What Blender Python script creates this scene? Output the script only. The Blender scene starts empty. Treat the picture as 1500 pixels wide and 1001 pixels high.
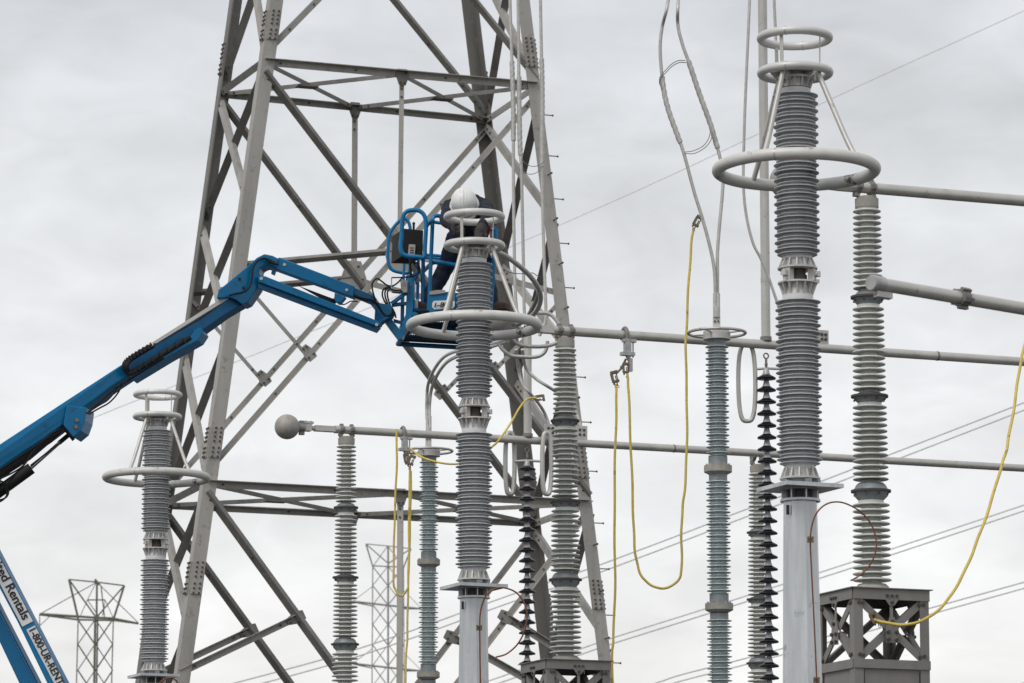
import bpy, bmesh, math, random
from math import sin, cos, pi, radians
from mathutils import Vector, Matrix
random.seed(7)
SC = bpy.context.scene
COL = SC.collection

# ------------------------------------------------------------------ camera
F = 6000.0                       # focal length in pixels of a 1500 px wide picture
PITCH = radians(9.6)
CAM = Vector((0, 0, 1.7))
cd = bpy.data.cameras.new('camera'); cam = bpy.data.objects.new('camera', cd); COL.objects.link(cam)
cam.location = CAM; cam.rotation_euler = (pi / 2 + PITCH, 0, 0)
cd.sensor_width = 36; cd.lens = 36 * F / 1500; cd.clip_end = 20000; cd.clip_start = .1
cd.dof.use_dof = True; cd.dof.focus_distance = 40.5; cd.dof.aperture_fstop = 8.0
SC.camera = cam

# ------------------------------------------------------------------ sky, sun, exposure
SUN_EL, SUN_AZ = radians(48), radians(215)      # soft sun behind the camera, to its left
w = bpy.data.worlds.new('World'); SC.world = w; w.use_nodes = True
nt = w.node_tree; N = nt.nodes; Lk = nt.links; N.clear()
out = N.new('ShaderNodeOutputWorld')
sky = N.new('ShaderNodeTexSky'); sky.sky_type = 'NISHITA'; sky.sun_disc = False
sky.sun_elevation = SUN_EL; sky.sun_rotation = SUN_AZ; sky.air_density = 1; sky.dust_density = 3
bg1 = N.new('ShaderNodeBackground'); bg1.inputs[1].default_value = .05; Lk.new(sky.outputs[0], bg1.inputs[0])
tc = N.new('ShaderNodeTexCoord')
mp = N.new('ShaderNodeMapping'); mp.inputs['Scale'].default_value = (1, 1, 2.1); mp.inputs['Location'].default_value = (3.1, .6, .37)
Lk.new(tc.outputs['Generated'], mp.inputs[0])
n1 = N.new('ShaderNodeTexNoise'); n1.inputs['Scale'].default_value = 13.0; n1.inputs['Detail'].default_value = 7; n1.inputs['Roughness'].default_value = .5
n1.inputs['Distortion'].default_value = .35
Lk.new(mp.outputs[0], n1.inputs['Vector'])
n2 = N.new('ShaderNodeTexNoise'); n2.inputs['Scale'].default_value = 38; n2.inputs['Detail'].default_value = 6; n2.inputs['Distortion'].default_value = .6
Lk.new(mp.outputs[0], n2.inputs['Vector'])
r1 = N.new('ShaderNodeMapRange'); r1.inputs[1].default_value = .3; r1.inputs[2].default_value = .7; r1.inputs[3].default_value = -.11; r1.inputs[4].default_value = .11
Lk.new(n1.outputs[0], r1.inputs[0])
r2 = N.new('ShaderNodeMapRange'); r2.inputs[1].default_value = .3; r2.inputs[2].default_value = .7; r2.inputs[3].default_value = -.06; r2.inputs[4].default_value = .06
Lk.new(n2.outputs[0], r2.inputs[0])
sx = N.new('ShaderNodeSeparateXYZ'); Lk.new(tc.outputs['Generated'], sx.inputs[0])
cr = N.new('ShaderNodeValToRGB')                 # cloud deck: whiter towards the horizon
e = cr.color_ramp.elements
e[0].position = 0.0; e[0].color = (.90, .875, .83, 1)
e[1].position = 1.0; e[1].color = (.67, .69, .73, 1)
for p_, c_ in ((.075, (.93, .925, .91)), (.14, (.875, .888, .90)), (.20, (.775, .795, .82)), (.27, (.67, .69, .722))):
    q = cr.color_ramp.elements.new(p_); q.color = (*c_, 1)
Lk.new(sx.outputs[2], cr.inputs[0])
ad = N.new('ShaderNodeMath'); ad.operation = 'ADD'; Lk.new(r1.outputs[0], ad.inputs[0]); Lk.new(r2.outputs[0], ad.inputs[1])
ad2 = N.new('ShaderNodeMath'); ad2.operation = 'ADD'; Lk.new(ad.outputs[0], ad2.inputs[0]); ad2.inputs[1].default_value = 1.0
bg2 = N.new('ShaderNodeBackground'); Lk.new(cr.outputs[0], bg2.inputs[0]); Lk.new(ad2.outputs[0], bg2.inputs[1])
addsh = N.new('ShaderNodeAddShader'); Lk.new(bg1.outputs[0], addsh.inputs[0]); Lk.new(bg2.outputs[0], addsh.inputs[1])
mixs = N.new('ShaderNodeMixShader'); mixs.inputs[0].default_value = .96
Lk.new(bg1.outputs[0], mixs.inputs[1]); Lk.new(bg2.outputs[0], mixs.inputs[2]); Lk.new(mixs.outputs[0], out.inputs[0])
sl = bpy.data.lights.new('sun', 'SUN'); sl.energy = 1.5; sl.angle = radians(25); sl.color = (1, .96, .9)
so = bpy.data.objects.new('sun', sl); COL.objects.link(so)
sdir = Vector((sin(SUN_AZ) * cos(SUN_EL), cos(SUN_AZ) * cos(SUN_EL), sin(SUN_EL)))
so.rotation_euler = sdir.to_track_quat('Z', 'Y').to_euler(); so.location = (0, 0, 60)
SC.view_settings.view_transform = 'Standard'; SC.view_settings.look = 'None'
SC.view_settings.exposure = 0.0; SC.view_settings.gamma = 1
SC.render.film_transparent = False
SC.cycles.use_denoising = True
SC.cycles.max_bounces = 6; SC.cycles.diffuse_bounces = 3

# ------------------------------------------------------------------ measuring helpers
CP, SP = cos(PITCH), sin(PITCH)
def P(px, py, Y):
    """world point seen at pixel (px, py) of the 1500 px photograph, Y metres ahead"""
    u = (px - 750) / F; v = (500.5 - py) / F
    d = Vector((u, CP - v * SP, SP + v * CP))
    return CAM + d * (Y / d.y)
def Z(py, Y): return P(750, py, Y).z
def S(Y): return 1.011 * Y / F
def PZ(px, py, z):
    u = (px - 750) / F; v = (500.5 - py) / F
    d = Vector((u, CP - v * SP, SP + v * CP))
    return CAM + d * ((z - CAM.z) / d.z)
def proj_y(q):
    q = q - CAM
    return 500.5 - F * (-q.y * SP + q.z * CP) / (q.y * CP + q.z * SP)
TH = radians(21.5)               # the yard's bus direction
U = Vector((cos(TH), sin(TH), 0)); V = Vector((-sin(TH), cos(TH), 0)); UP = Vector((0, 0, 1))

# ------------------------------------------------------------------ materials
MATS = {}
def mat(name, col, rough=.5, metal=0., var=.12, scale=6., bump=0., streak=False, dirt=None, dirt_amt=.0, spec=.5, dscale=9., vary=.06):
    if name in MATS: return MATS[name]
    m = bpy.data.materials.new(name); m.use_nodes = True; t = m.node_tree; n = t.nodes; l = t.links
    b = n['Principled BSDF']; b.inputs['Roughness'].default_value = rough; b.inputs['Metallic'].default_value = metal
    b.inputs['Specular IOR Level'].default_value = spec
    c = n.new('ShaderNodeTexCoord'); mp = n.new('ShaderNodeMapping'); l.new(c.outputs['Object'], mp.inputs[0])
    if streak: mp.inputs['Scale'].default_value = (1, 1, .12)
    nz = n.new('ShaderNodeTexNoise'); nz.inputs['Scale'].default_value = scale; nz.inputs['Detail'].default_value = 6; nz.inputs['Roughness'].default_value = .62
    l.new(mp.outputs[0], nz.inputs['Vector'])
    rp = n.new('ShaderNodeValToRGB'); rp.color_ramp.elements[0].position = .3; rp.color_ramp.elements[1].position = .7
    rp.color_ramp.elements[0].color = (*[max(0, x * (1 - var)) for x in col], 1)
    rp.color_ramp.elements[1].color = (*[min(1, x * (1 + var)) for x in col], 1)
    l.new(nz.outputs[0], rp.inputs[0]); last = rp.outputs[0]
    if dirt:
        d = n.new('ShaderNodeTexNoise'); d.inputs['Scale'].default_value = dscale; d.inputs['Detail'].default_value = 8; d.inputs['Roughness'].default_value = .7
        l.new(c.outputs['Object'], d.inputs['Vector'])
        r = n.new('ShaderNodeValToRGB'); r.color_ramp.elements[0].position = .62 - dirt_amt; r.color_ramp.elements[1].position = .68 - dirt_amt * .7
        l.new(d.outputs[0], r.inputs[0])
        mx = n.new('ShaderNodeMix'); mx.data_type = 'RGBA'; l.new(r.outputs[0], mx.inputs[0]); l.new(last, mx.inputs[6]); mx.inputs[7].default_value = (*dirt, 1)
        last = mx.outputs[2]
    if vary:      # every piece weathers a little differently
        oi = n.new('ShaderNodeObjectInfo'); vr = n.new('ShaderNodeMapRange'); vr.inputs[3].default_value = 1 - vary; vr.inputs[4].default_value = 1 + vary; l.new(oi.outputs['Random'], vr.inputs[0])
        hs = n.new('ShaderNodeHueSaturation'); l.new(vr.outputs[0], hs.inputs['Value']); l.new(last, hs.inputs['Color']); last = hs.outputs[0]
    l.new(last, b.inputs['Base Color'])
    rr = n.new('ShaderNodeMapRange'); rr.inputs[3].default_value = max(.02, rough - .1); rr.inputs[4].default_value = min(1, rough + .12); l.new(nz.outputs[0], rr.inputs[0]); l.new(rr.outputs[0], b.inputs['Roughness'])
    if bump:
        n3 = n.new('ShaderNodeTexNoise'); n3.inputs['Scale'].default_value = scale * 6; n3.inputs['Detail'].default_value = 4; l.new(c.outputs['Object'], n3.inputs['Vector'])
        bp = n.new('ShaderNodeBump'); bp.inputs['Strength'].default_value = bump; bp.inputs['Distance'].default_value = .01; l.new(n3.outputs[0], bp.inputs['Height']); l.new(bp.outputs[0], b.inputs['Normal'])
    MATS[name] = m; return m
M_STEEL = mat('shaded_weathered_steel', (.20, .192, .178), .62, .1, .28, 3.2, .15, True, (.25, .24, .22), .06, vary=.22)  # darker copy of the tower steel, underside shade put into the colour
M_STEEL_L = mat('lit_galvanised_steel', (.365, .35, .325), .55, .1, .20, 3.0, .15, True, (.26, .248, .228), .05, vary=.14)  # paler copy of the same steel, brightness of lit members in the colour
M_BOLT = mat('rusty_bolt', (.10, .085, .07), .7, .3)
M_STAND = mat('stand_steel', (.25, .24, .225), .6, .2, .15, 4, .15, True, (.24, .225, .2), .03)
M_GALV = mat('spangled_galvanised', (.54, .56, .575), .36, .65, .26, 6, .1, True, (.37, .40, .42), .03, dscale=5.)
M_ALU = mat('bus_aluminium', (.53, .515, .485), .42, .35, .10, 4, .0, False, (.38, .36, .33), .02)
M_ALU_D = mat('cast_clamp', (.24, .23, .215), .6, .3, .25, 14)
M_RING = mat('ring_aluminium', (.66, .65, .63), .45, .15, .08, 5, .0, False, (.50, .485, .46), .02)
M_RINGW = mat('chipped_ring', (.64, .63, .60), .5, .1, .10, 5, .0, False, (.10, .08, .06), .035, dscale=4.0)
M_CAST = mat('cast_fitting', (.56, .55, .53), .5, .25, .16, 12, .1)
M_NECK = mat('grey_neck', (.62, .63, .64), .5, 0, .05)
M_SIL = mat('silicone_shed', (.53, .54, .555), .42, 0, .13, 7, .0, True, (.40, .395, .38), .04, .5, 3.5)
M_POR = mat('grey_porcelain', (.60, .61, .575), .22, 0, .07, 8)
M_COMP = mat('blue_grey_porcelain', (.52, .59, .60), .2, 0, .06, 8)
M_COUP = mat('dark_coupling', (.24, .265, .28), .5, .3, .25, 14)
M_CAP = mat('weathered_cap', (.36, .34, .31), .65, .15, .2, 14, .1)
M_DISC = mat('navy_glaze', (.010, .012, .021), .18, 0, .2)
M_PIN = mat('grey_pin_cap', (.46, .46, .46), .5, .3, .2, 14)
M_CABLE = mat('strand_cable', (.52, .51, .485), .5, .4, .15, 20)
M_BLUE = mat('blue_paint', (.001, .165, .365), .36, 0, .10, 2.5, .0, False, (.004, .105, .23), .03, spec=.35)
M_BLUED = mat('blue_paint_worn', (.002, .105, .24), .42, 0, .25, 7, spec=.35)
M_BLACK = mat('black_rubber', (.011, .011, .012), .6, 0, .3, spec=.25)
M_FLOOR = mat('shaded_floor_paint', (.003, .032, .075), .6, 0, .4, 8, spec=.2)  # lift blue darkened, shade of the platform underside put into the colour
M_CHROME = mat('cylinder_rod', (.5, .5, .5), .2, .9)
M_WSTRIP = mat('pale_hose_tray', (.66, .64, .61), .5, 0, .08, 5)
M_LABEL = mat('white_decal', (.74, .75, .76), .45, 0, .04)
M_INK = mat('black_ink', (.012, .012, .012), .5, 0, .1)
M_PANEL = mat('grey_panel', (.38, .37, .35), .5)
M_YEL = mat('yellow_jacket', (.70, .53, .10), .45, 0, .16, 9, .0, False, (.36, .27, .08), .05)
M_BRONZE = mat('bronze_clamp', (.20, .155, .10), .5, .5, .3, 20)
M_COPPER = mat('copper_wire', (.20, .075, .045), .4, .6, .35, 9)
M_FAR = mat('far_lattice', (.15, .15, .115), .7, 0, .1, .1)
M_FAR2 = mat('farther_lattice', (.28, .28, .265), .7, 0, .1, .1)  # paler than the nearer pylon, haze put into the colour
M_FARW = mat('far_conductor', (.6, .6, .605), .6, 0, .05)  # wire tone lightened, distance haze painted in
M_HELM = mat('white_helmet', (.80, .80, .79), .28, 0, .02)
M_NAVY = mat('navy_jacket', (.009, .012, .022), .85, 0, .35, 14, .4)
M_JEAN = mat('blue_denim', (.013, .024, .052), .85, 0, .45, 11, .4)
M_SKIN = mat('skin', (.36, .2, .13), .5)
M_BOOT = mat('brown_boot', (.085, .045, .03), .6, 0, .4, 20, .3)
M_GLOVE = mat('dark_glove', (.035, .03, .03), .7, 0, .3)
M_GLOVET = mat('tan_glove', (.45, .30, .19), .7, 0, .2)
M_RED = mat('red_webbing', (.22, .025, .03), .7)
M_GRAVEL = mat('gravel_yard', (.055, .053, .048), .9, 0, .35, 3, .5)

# ------------------------------------------------------------------ mesh builder
class MB:
    def __init__(s): s.v = []; s.f = []; s.mi = []; s.sm = []
    def add(s, vs, fs, m=0, smooth=False):
        o = len(s.v); s.v += [Vector(q) for q in vs]
        for f in fs: s.f.append([o + i for i in f]); s.mi.append(m); s.sm.append(smooth)
    def box(s, c, ax, m=0):
        """c centre, ax three half-extent vectors"""
        a, b, d = ax; vs = [c + a * i + b * j + d * k for i in (-1, 1) for j in (-1, 1) for k in (-1, 1)]
        s.add(vs, [(0, 1, 3, 2), (4, 6, 7, 5), (0, 4, 5, 1), (2, 3, 7, 6), (0, 2, 6, 4), (1, 5, 7, 3)], m)
    def bar(s, p0, p1, side, w, h, m=0):
        t = (p1 - p0); L = t.length; t = t / L; a = side - t * side.dot(t); a.normalize(); b = t.cross(a)
        s.box((p0 + p1) / 2, (t * L / 2, a * w / 2, b * h / 2), m)
    def prism(s, poly, ext, m=0):
        n = len(poly); s.add(list(poly) + [q + ext for q in poly], [tuple(range(n))[::-1], tuple(range(n, 2 * n))] + [(i, (i + 1) % n, n + (i + 1) % n, n + i) for i in range(n)], m)
    def tube(s, pts, r, n=10, closed=False, m=0, cap=True, lobes=0, twist=0., amp=.12):
        k = len(pts); rs = r if isinstance(r, (list, tuple)) else [r] * k
        T = []
        for i in range(k):
            a = pts[(i - 1) % k] if (closed or i > 0) else pts[0]; b = pts[(i + 1) % k] if (closed or i < k - 1) else pts[-1]
            T.append((b - a).normalized())
        x = T[0].orthogonal().normalized(); vs = []; dist = 0
        for i in range(k):
            x = (x - T[i] * x.dot(T[i])).normalized(); y = T[i].cross(x)
            if i: dist += (pts[i] - pts[i - 1]).length
            for j in range(n):
                a = 2 * pi * j / n; rr = rs[i] * (1 + amp * cos(lobes * (a - twist * dist)) if lobes else 1)
                vs.append(pts[i] + (x * cos(a) + y * sin(a)) * rr)
        fs = []
        for i in range(k if closed else k - 1):
            i2 = (i + 1) % k
            for j in range(n): fs.append((i * n + j, i * n + (j + 1) % n, i2 * n + (j + 1) % n, i2 * n + j))
        s.add(vs, fs, m, True)
        if cap and not closed:
            s.add(vs[:n], [tuple(range(n))[::-1]], m); s.add(vs[-n:], [tuple(range(n))], m)
    def ring(s, c, R, r, n=64, k=12, nrm=UP, m=0):
        a = nrm.orthogonal().normalized(); b = nrm.cross(a)
        s.tube([c + (a * cos(2 * pi * i / n) + b * sin(2 * pi * i / n)) * R for i in range(n)], r, k, True, m)
    def lathe(s, c, lines, n=40, m=0, axis=None, smooth=True, rot=0.):
        """lines: list of polylines [(r, z)], each shaded smoothly by itself; z measured along axis from c"""
        A = axis or UP; a = A.orthogonal().normalized() if axis else Vector((1, 0, 0)); b = A.cross(a)
        cs = [(cos(2 * pi * j / n + rot), sin(2 * pi * j / n + rot)) for j in range(n)]
        for ln in lines:
            vs = []; fs = []
            for (r, z) in ln: vs += [c + A * z + (a * x + b * y) * r for x, y in cs]
            for i in range(len(ln) - 1):
                for j in range(n):
                    fs.append((i * n + j, (i + 1) * n + j, (i + 1) * n + (j + 1) % n, i * n + (j + 1) % n))
            s.add(vs, fs, m, smooth)
    def cyl(s, c, r, z0, z1, n=32, m=0, axis=None, r2=None, smooth=True, rot=0.):
        r2 = r if r2 is None else r2
        s.lathe(c, [[(1e-4, z0), (r, z0)], [(r, z0), (r2, z1)], [(r2, z1), (1e-4, z1)]], n, m, axis, smooth, rot)
    def bolt(s, p, nrm, r=.016, h=.016, m=0):
        s.cyl(p, r, 0, h, 6, m, nrm.normalized(), None, False)
    def sphere(s, c, r, n=32, m=0, sc=(1, 1, 1), rot=None):
        vs = []; fs = []; k = n // 2
        for i in range(k + 1):
            t = pi * i / k
            for j in range(n):
                a = 2 * pi * j / n; q = Vector((sin(t) * cos(a) * sc[0], sin(t) * sin(a) * sc[1], cos(t) * sc[2])) * r
                vs.append(c + (rot @ q if rot else q))
        for i in range(k):
            for j in range(n): fs.append((i * n + j, (i + 1) * n + j, (i + 1) * n + (j + 1) % n, i * n + (j + 1) % n))
        s.add(vs, fs, m, True)
    def angle(s, p0, p1, nrm, w1, w2, t=.012, tilt=0., outw=False, down=True, m=0, off=0.):
        """steel angle from p0 to p1: flat flange facing nrm (tilted down by tilt degrees), second flange at its upper edge"""
        d = (p1 - p0).normalized(); n_ = (nrm - d * nrm.dot(d)).normalized(); sd = d.cross(n_)
        if (sd.z > 0) == down: sd = -sd
        a = radians(tilt); n2 = n_ * cos(a) + sd * sin(a); s2 = sd * cos(a) - n_ * sin(a)
        h0 = p0 - s2 * w1 / 2 + n_ * off; h1 = p1 - s2 * w1 / 2 + n_ * off; dd = h1 - h0; c = (h0 + h1) / 2
        s.box(c + s2 * w1 / 2 - n2 * t / 2, (dd / 2, s2 * w1 / 2, n2 * t / 2), m)
        k = 1 if outw else -1
        s.box(c + s2 * t / 2 + n2 * k * (w2 / 2 + (0 if outw else t / 2) + .0005), (dd / 2, s2 * t / 2, n2 * (w2 / 2 - t / 2)), m)
    def mesh(s, name, mats, origin):
        me = bpy.data.meshes.new(name); me.from_pydata([q - origin for q in s.v], [], s.f)
        for m in (mats if isinstance(mats, (list, tuple)) else [mats]): me.materials.append(m)
        me.polygons.foreach_set('material_index', s.mi); me.polygons.foreach_set('use_smooth', s.sm); me.update()
        return me
def origin_of(o):
    p = Vector((0, 0, 0))
    while o is not None: p = p + o.location; o = o.parent
    return p
def part(name, mb, mats, parent, label=None, kind=None):
    og = origin_of(parent)
    o = bpy.data.objects.new(name, mb.mesh(name, mats, og)); COL.objects.link(o); o.parent = parent
    if label: o['label'] = label
    if kind: o['kind'] = kind
    return o
def tag(o, label, cat, group=None):
    o['label'] = label; o['category'] = cat
    if group: o['group'] = group
    return o
def thing(name, label, cat, loc, group=None):
    o = bpy.data.objects.new(name, None); COL.objects.link(o); o.location = loc; o.empty_display_size = .1
    return tag(o, label, cat, group)
def solid(name, mb, mats, label, cat, loc, group=None):
    o = bpy.data.objects.new(name, mb.mesh(name, mats, loc)); COL.objects.link(o); o.location = loc
    return tag(o, label, cat, group)
def copy_tree(o, parent=None):
    c = o.copy(); COL.objects.link(c)
    if parent is not None: c.parent = parent
    for ch in o.children: copy_tree(ch, c)
    return c
def spline(pts, sub=8, closed=False):
    k = len(pts); res = []
    rng = range(k) if closed else range(k - 1)
    for i in rng:
        p0 = pts[(i - 1) % k] if closed or i > 0 else pts[0] * 2 - pts[1]
        p1 = pts[i]; p2 = pts[(i + 1) % k]
        p3 = pts[(i + 2) % k] if closed or i + 2 < k else p2 * 2 - p1
        for j in range(sub):
            t = j / sub
            res.append(.5 * ((2 * p1) + (p2 - p0) * t + (2 * p0 - 5 * p1 + 4 * p2 - p3) * t * t + (3 * p1 - p0 - 3 * p2 + p3) * t ** 3))
    if not closed: res.append(pts[-1])
    return res
def px(path, Y=None):
    """pixel path -> world points; entries (x, y) at constant Y, or (x, y, Y)"""
    return [P(q[0], q[1], q[2] if len(q) > 2 else Y) for q in path]

# ------------------------------------------------------------------ ground
mb = MB(); G = 9000
mb.add([(-G, -G, 0), (G, -G, 0), (G, G, 0), (-G, G, 0)], [(0, 1, 2, 3)])
g = bpy.data.objects.new('gravel_ground', mb.mesh('gravel_ground', M_GRAVEL, Vector())); COL.objects.link(g); g['kind'] = 'structure'; g['label'] = 'dark gravel ground of the substation yard'

# ------------------------------------------------------------------ big lattice tower
LEGPX = {'FL': ((400, 262, -4), 61.8, 61.5), 'BL': ((345, 207, -9), 64.2, 63.9), 'FR': ((768, 891.5, 8), 63.4, 63.7), 'BR': ((688, 808, 5), 65.8, 66.1)}
NODE = {'FL': (90, 707), 'FR': (126, 737), 'BL': (139, 740), 'BR': (178, 767)}
def legx(n, y): a = LEGPX[n][0]; return a[0] + (a[1] - a[0]) * y / 1000 + a[2]
LEG = {n: (P(legx(n, NODE[n][0]), NODE[n][0], LEGPX[n][1]), P(legx(n, NODE[n][1]), NODE[n][1], LEGPX[n][2])) for n in LEGPX}
def LP(n, y):
    """point on a leg's outer corner line at picture row y"""
    a, b = LEG[n]; lo, hi = -3., 4.
    for _ in range(50):
        m_ = (lo + hi) / 2
        if proj_y(a + (b - a) * m_) < y: lo = m_
        else: hi = m_
    return a + (b - a) * lo
def LZ(n, z): a, b = LEG[n]; return a + (b - a) * ((z - a.z) / (b.z - a.z))
tower = thing('lattice_tower', 'tall grey steel lattice tower standing behind the blue boom, cut off by the picture top', 'tower', (LEG['FL'][0] + LEG['BR'][0]) / 2 * Vector((1, 1, 0)) if False else Vector((-2.1, 63.8, 0)))
TU = Vector((LEG['FR'][0].x - LEG['FL'][0].x, LEG['FR'][0].y - LEG['FL'][0].y, 0)).normalized(); TV = Vector((-TU.y, TU.x, 0))
SGN = {'FL': (1, 1), 'FR': (-1, 1), 'BL': (1, -1), 'BR': (-1, -1)}
LW = .21
legobj = {}
for n in LEG:
    su, sv = SGN[n]; a = LZ(n, 0.0); b = LZ(n, 21.5); d = b - a; mb = MB(); t = .022
    fu, fv = TU * su, TV * sv
    mb.box((a + b) / 2 + fu * LW / 2 + fv * t / 2, (d / 2, fu * LW / 2, fv * t / 2))
    mb.box((a + b) / 2 + fv * (LW / 2 + t / 2 + .0005) + fu * t / 2, (d / 2, fv * (LW / 2 - t / 2), fu * t / 2))
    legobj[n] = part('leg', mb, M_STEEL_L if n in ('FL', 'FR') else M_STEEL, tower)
def splice(n, y0, y1):
    su, sv = SGN[n]; fu, fv = TU * su, TV * sv; a = LP(n, y0); b = LP(n, y1); d = b - a; c = (a + b) / 2
    for f1, o1 in ((fu, -fv), (fv, -fu)):
        mb = MB(); w_ = .165
        mb.box(c + f1 * (.03 + w_ / 2) + o1 * .010, (d / 2, f1 * w_ / 2, o1 * .009))
        rows = 7
        for i in range(rows):
            for j in (0, 1):
                q = a + d * ((i + .5 + (.25 if i >= rows / 2 else -.25)) / rows) + f1 * (.07 + .085 * j) + o1 * .019
                mb.bolt(q, o1, .017, .022, 1)
        part('splice_plate', mb, [M_STEEL_L if n in ('FL', 'FR') else M_STEEL, M_BOLT], legobj[n])
for n, y0, y1 in (('FL', 14, 57), ('FL', 625, 670), ('FL', 822, 870), ('BL', 66, 112), ('BL', 660, 706), ('BL', 862, 905), ('FR', 56, 99), ('FR', 655, 701), ('FR', 850, 893), ('BR', 108, 152), ('BR', 688, 732), ('BR', 872, 915)):
    splice(n, y0, y1)
NF, NL = -TV, -TU
def inset(n, q): su, sv = SGN[n]; return q + TU * su * .05 + TV * sv * .05
def member(name, p0, p1, nrm, w1, w2, m=M_STEEL, tilt=0., outw=False, off=0., down=True, bolts=(.33, .66), endb=True):
    mb = MB(); mb.angle(p0, p1, nrm, w1, w2, .012, tilt, outw, down, 0, off)
    d = (p1 - p0); L = d.length; dn = d / L; n_ = (nrm - dn * nrm.dot(dn)).normalized(); sd = dn.cross(n_)
    if sd.z > 0: sd = -sd
    a = radians(tilt); n2 = n_ * cos(a) + sd * sin(a)
    for b_ in list(bolts) + ([.13 / L, .26 / L, 1 - .13 / L, 1 - .26 / L] if endb and L > 1 else []):
        mb.bolt(p0 + d * b_ + n_ * off + n2 * .0, n2, .017, .018, 1)
    return part(name, mb, [m, M_BOLT], tower)
def gusset(c, nrm, hw, hh, dirv, m=M_STEEL_L, off=.0, nb=4):
    t = (dirv - nrm * dirv.dot(nrm)).normalized(); s_ = t.cross(nrm); mb = MB(); c = c + nrm * off
    poly = [c + t * hh * a + s_ * hw * b for a, b in ((1, .5), (1, -.5), (-.2, -1), (-1, -.7), (-1, .7), (-.2, 1))]
    mb.prism([q - nrm * .008 for q in poly], nrm * .016)
    for a, b in ((.7, .3), (.7, -.3), (-.5, -.5), (-.5, .5), (.1, 0), (.0, .6))[:nb]:
        mb.bolt(c + t * hh * a + s_ * hw * b + nrm * .008, nrm, .018, .02, 1)
    return part('gusset_plate', mb, [m, M_BOLT], tower)
FL, FR, BL, BR = 'FL', 'FR', 'BL', 'BR'
def I(n, y): return inset(n, LP(n, y))
def mid(a, b, t=.5): return a + (b - a) * t
# panel points
f1, f2 = I(FL, 90), I(FR, 126); b1, b2 = I(BL, 139), I(BR, 178)
f3, f4 = I(FL, 708), I(FR, 738); b3, b4 = I(BL, 741), I(BR, 768)
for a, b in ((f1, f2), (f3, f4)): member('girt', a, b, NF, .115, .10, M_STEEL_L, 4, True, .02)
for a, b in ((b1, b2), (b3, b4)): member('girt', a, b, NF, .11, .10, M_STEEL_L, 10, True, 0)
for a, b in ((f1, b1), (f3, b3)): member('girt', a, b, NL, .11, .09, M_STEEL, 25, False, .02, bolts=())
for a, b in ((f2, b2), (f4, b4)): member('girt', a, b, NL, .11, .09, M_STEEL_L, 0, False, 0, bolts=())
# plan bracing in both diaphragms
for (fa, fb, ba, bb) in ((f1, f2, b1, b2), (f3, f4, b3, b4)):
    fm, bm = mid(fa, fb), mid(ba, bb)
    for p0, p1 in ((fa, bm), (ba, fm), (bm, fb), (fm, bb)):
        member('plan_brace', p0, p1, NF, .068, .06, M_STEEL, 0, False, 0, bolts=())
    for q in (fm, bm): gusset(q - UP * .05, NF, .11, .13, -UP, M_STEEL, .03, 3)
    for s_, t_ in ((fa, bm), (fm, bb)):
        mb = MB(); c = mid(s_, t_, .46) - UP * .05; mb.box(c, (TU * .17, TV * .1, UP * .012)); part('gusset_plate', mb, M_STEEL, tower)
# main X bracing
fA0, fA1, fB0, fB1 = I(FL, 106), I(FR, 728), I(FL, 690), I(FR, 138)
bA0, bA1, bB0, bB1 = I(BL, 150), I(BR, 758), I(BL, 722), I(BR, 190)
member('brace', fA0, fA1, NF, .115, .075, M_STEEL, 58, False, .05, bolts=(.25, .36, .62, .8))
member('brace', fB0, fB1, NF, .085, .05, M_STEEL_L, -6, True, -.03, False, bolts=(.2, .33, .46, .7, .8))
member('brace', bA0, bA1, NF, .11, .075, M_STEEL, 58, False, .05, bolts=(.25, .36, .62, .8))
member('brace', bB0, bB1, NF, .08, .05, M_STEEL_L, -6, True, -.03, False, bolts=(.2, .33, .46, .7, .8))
def cross(a0, a1, b0, b1):
    d1 = a1 - a0; d2 = b1 - b0; n_ = NF; best = None
    # closest point on line a to line b
    w0 = a0 - b0; A, B, Cc, D, E_ = d1.dot(d1), d1.dot(d2), d2.dot(d2), d1.dot(w0), d2.dot(w0)
    s_ = (B * E_ - Cc * D) / (A * Cc - B * B); return a0 + d1 * s_
fX, bX = cross(fA0, fA1, fB0, fB1), cross(bA0, bA1, bB0, bB1)
for X in (fX, bX): gusset(X, NF, .24, .30, UP, M_STEEL_L, .015, 6)
member('hanger', mid(f1, f2) - UP * .1, fX, TU * -.6 + NF, .075, .06, M_STEEL_L, 0, bolts=())
member('hanger', mid(b1, b2) - UP * .1, bX, TU * -.6 + NF, .08, .07, M_STEEL_L, 0, bolts=())
fL_, fR_, bL_, bR_ = I(FL, 390), I(FR, 430), I(BL, 432), I(BR, 468)
member('strut', fL_, fX, NF, .095, .06, M_STEEL, 50, False, .0); member('strut', fX, fR_, NF, .095, .06, M_STEEL_L, -8, False, .0)
member('strut', bL_, bX, NF, .09, .06, M_STEEL, 50, False, .0); member('strut', bX, bR_, NF, .095, .06, M_STEEL_L, -8, False, .0)
for (l_, r_, A0, A1, B0, B1) in ((fL_, fR_, fA0, fA1, fB0, fB1), (bL_, bR_, bA0, bA1, bB0, bB1)):
    q = mid(B0, B1, .295); member('strut', l_ - UP * .1, q, NF, .058, .05, M_STEEL_L, 0, bolts=()); gusset(q + UP * .06, NF, .10, .13, l_ - q, M_STEEL_L, .02, 4)
    q = mid(A0, A1, .705); member('strut', r_ - UP * .1, q, NF, .07, .055, M_STEEL_L, -10, bolts=()); gusset(q + UP * .06, NF, .10, .13, r_ - q, M_STEEL_L, .02, 4)
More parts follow.
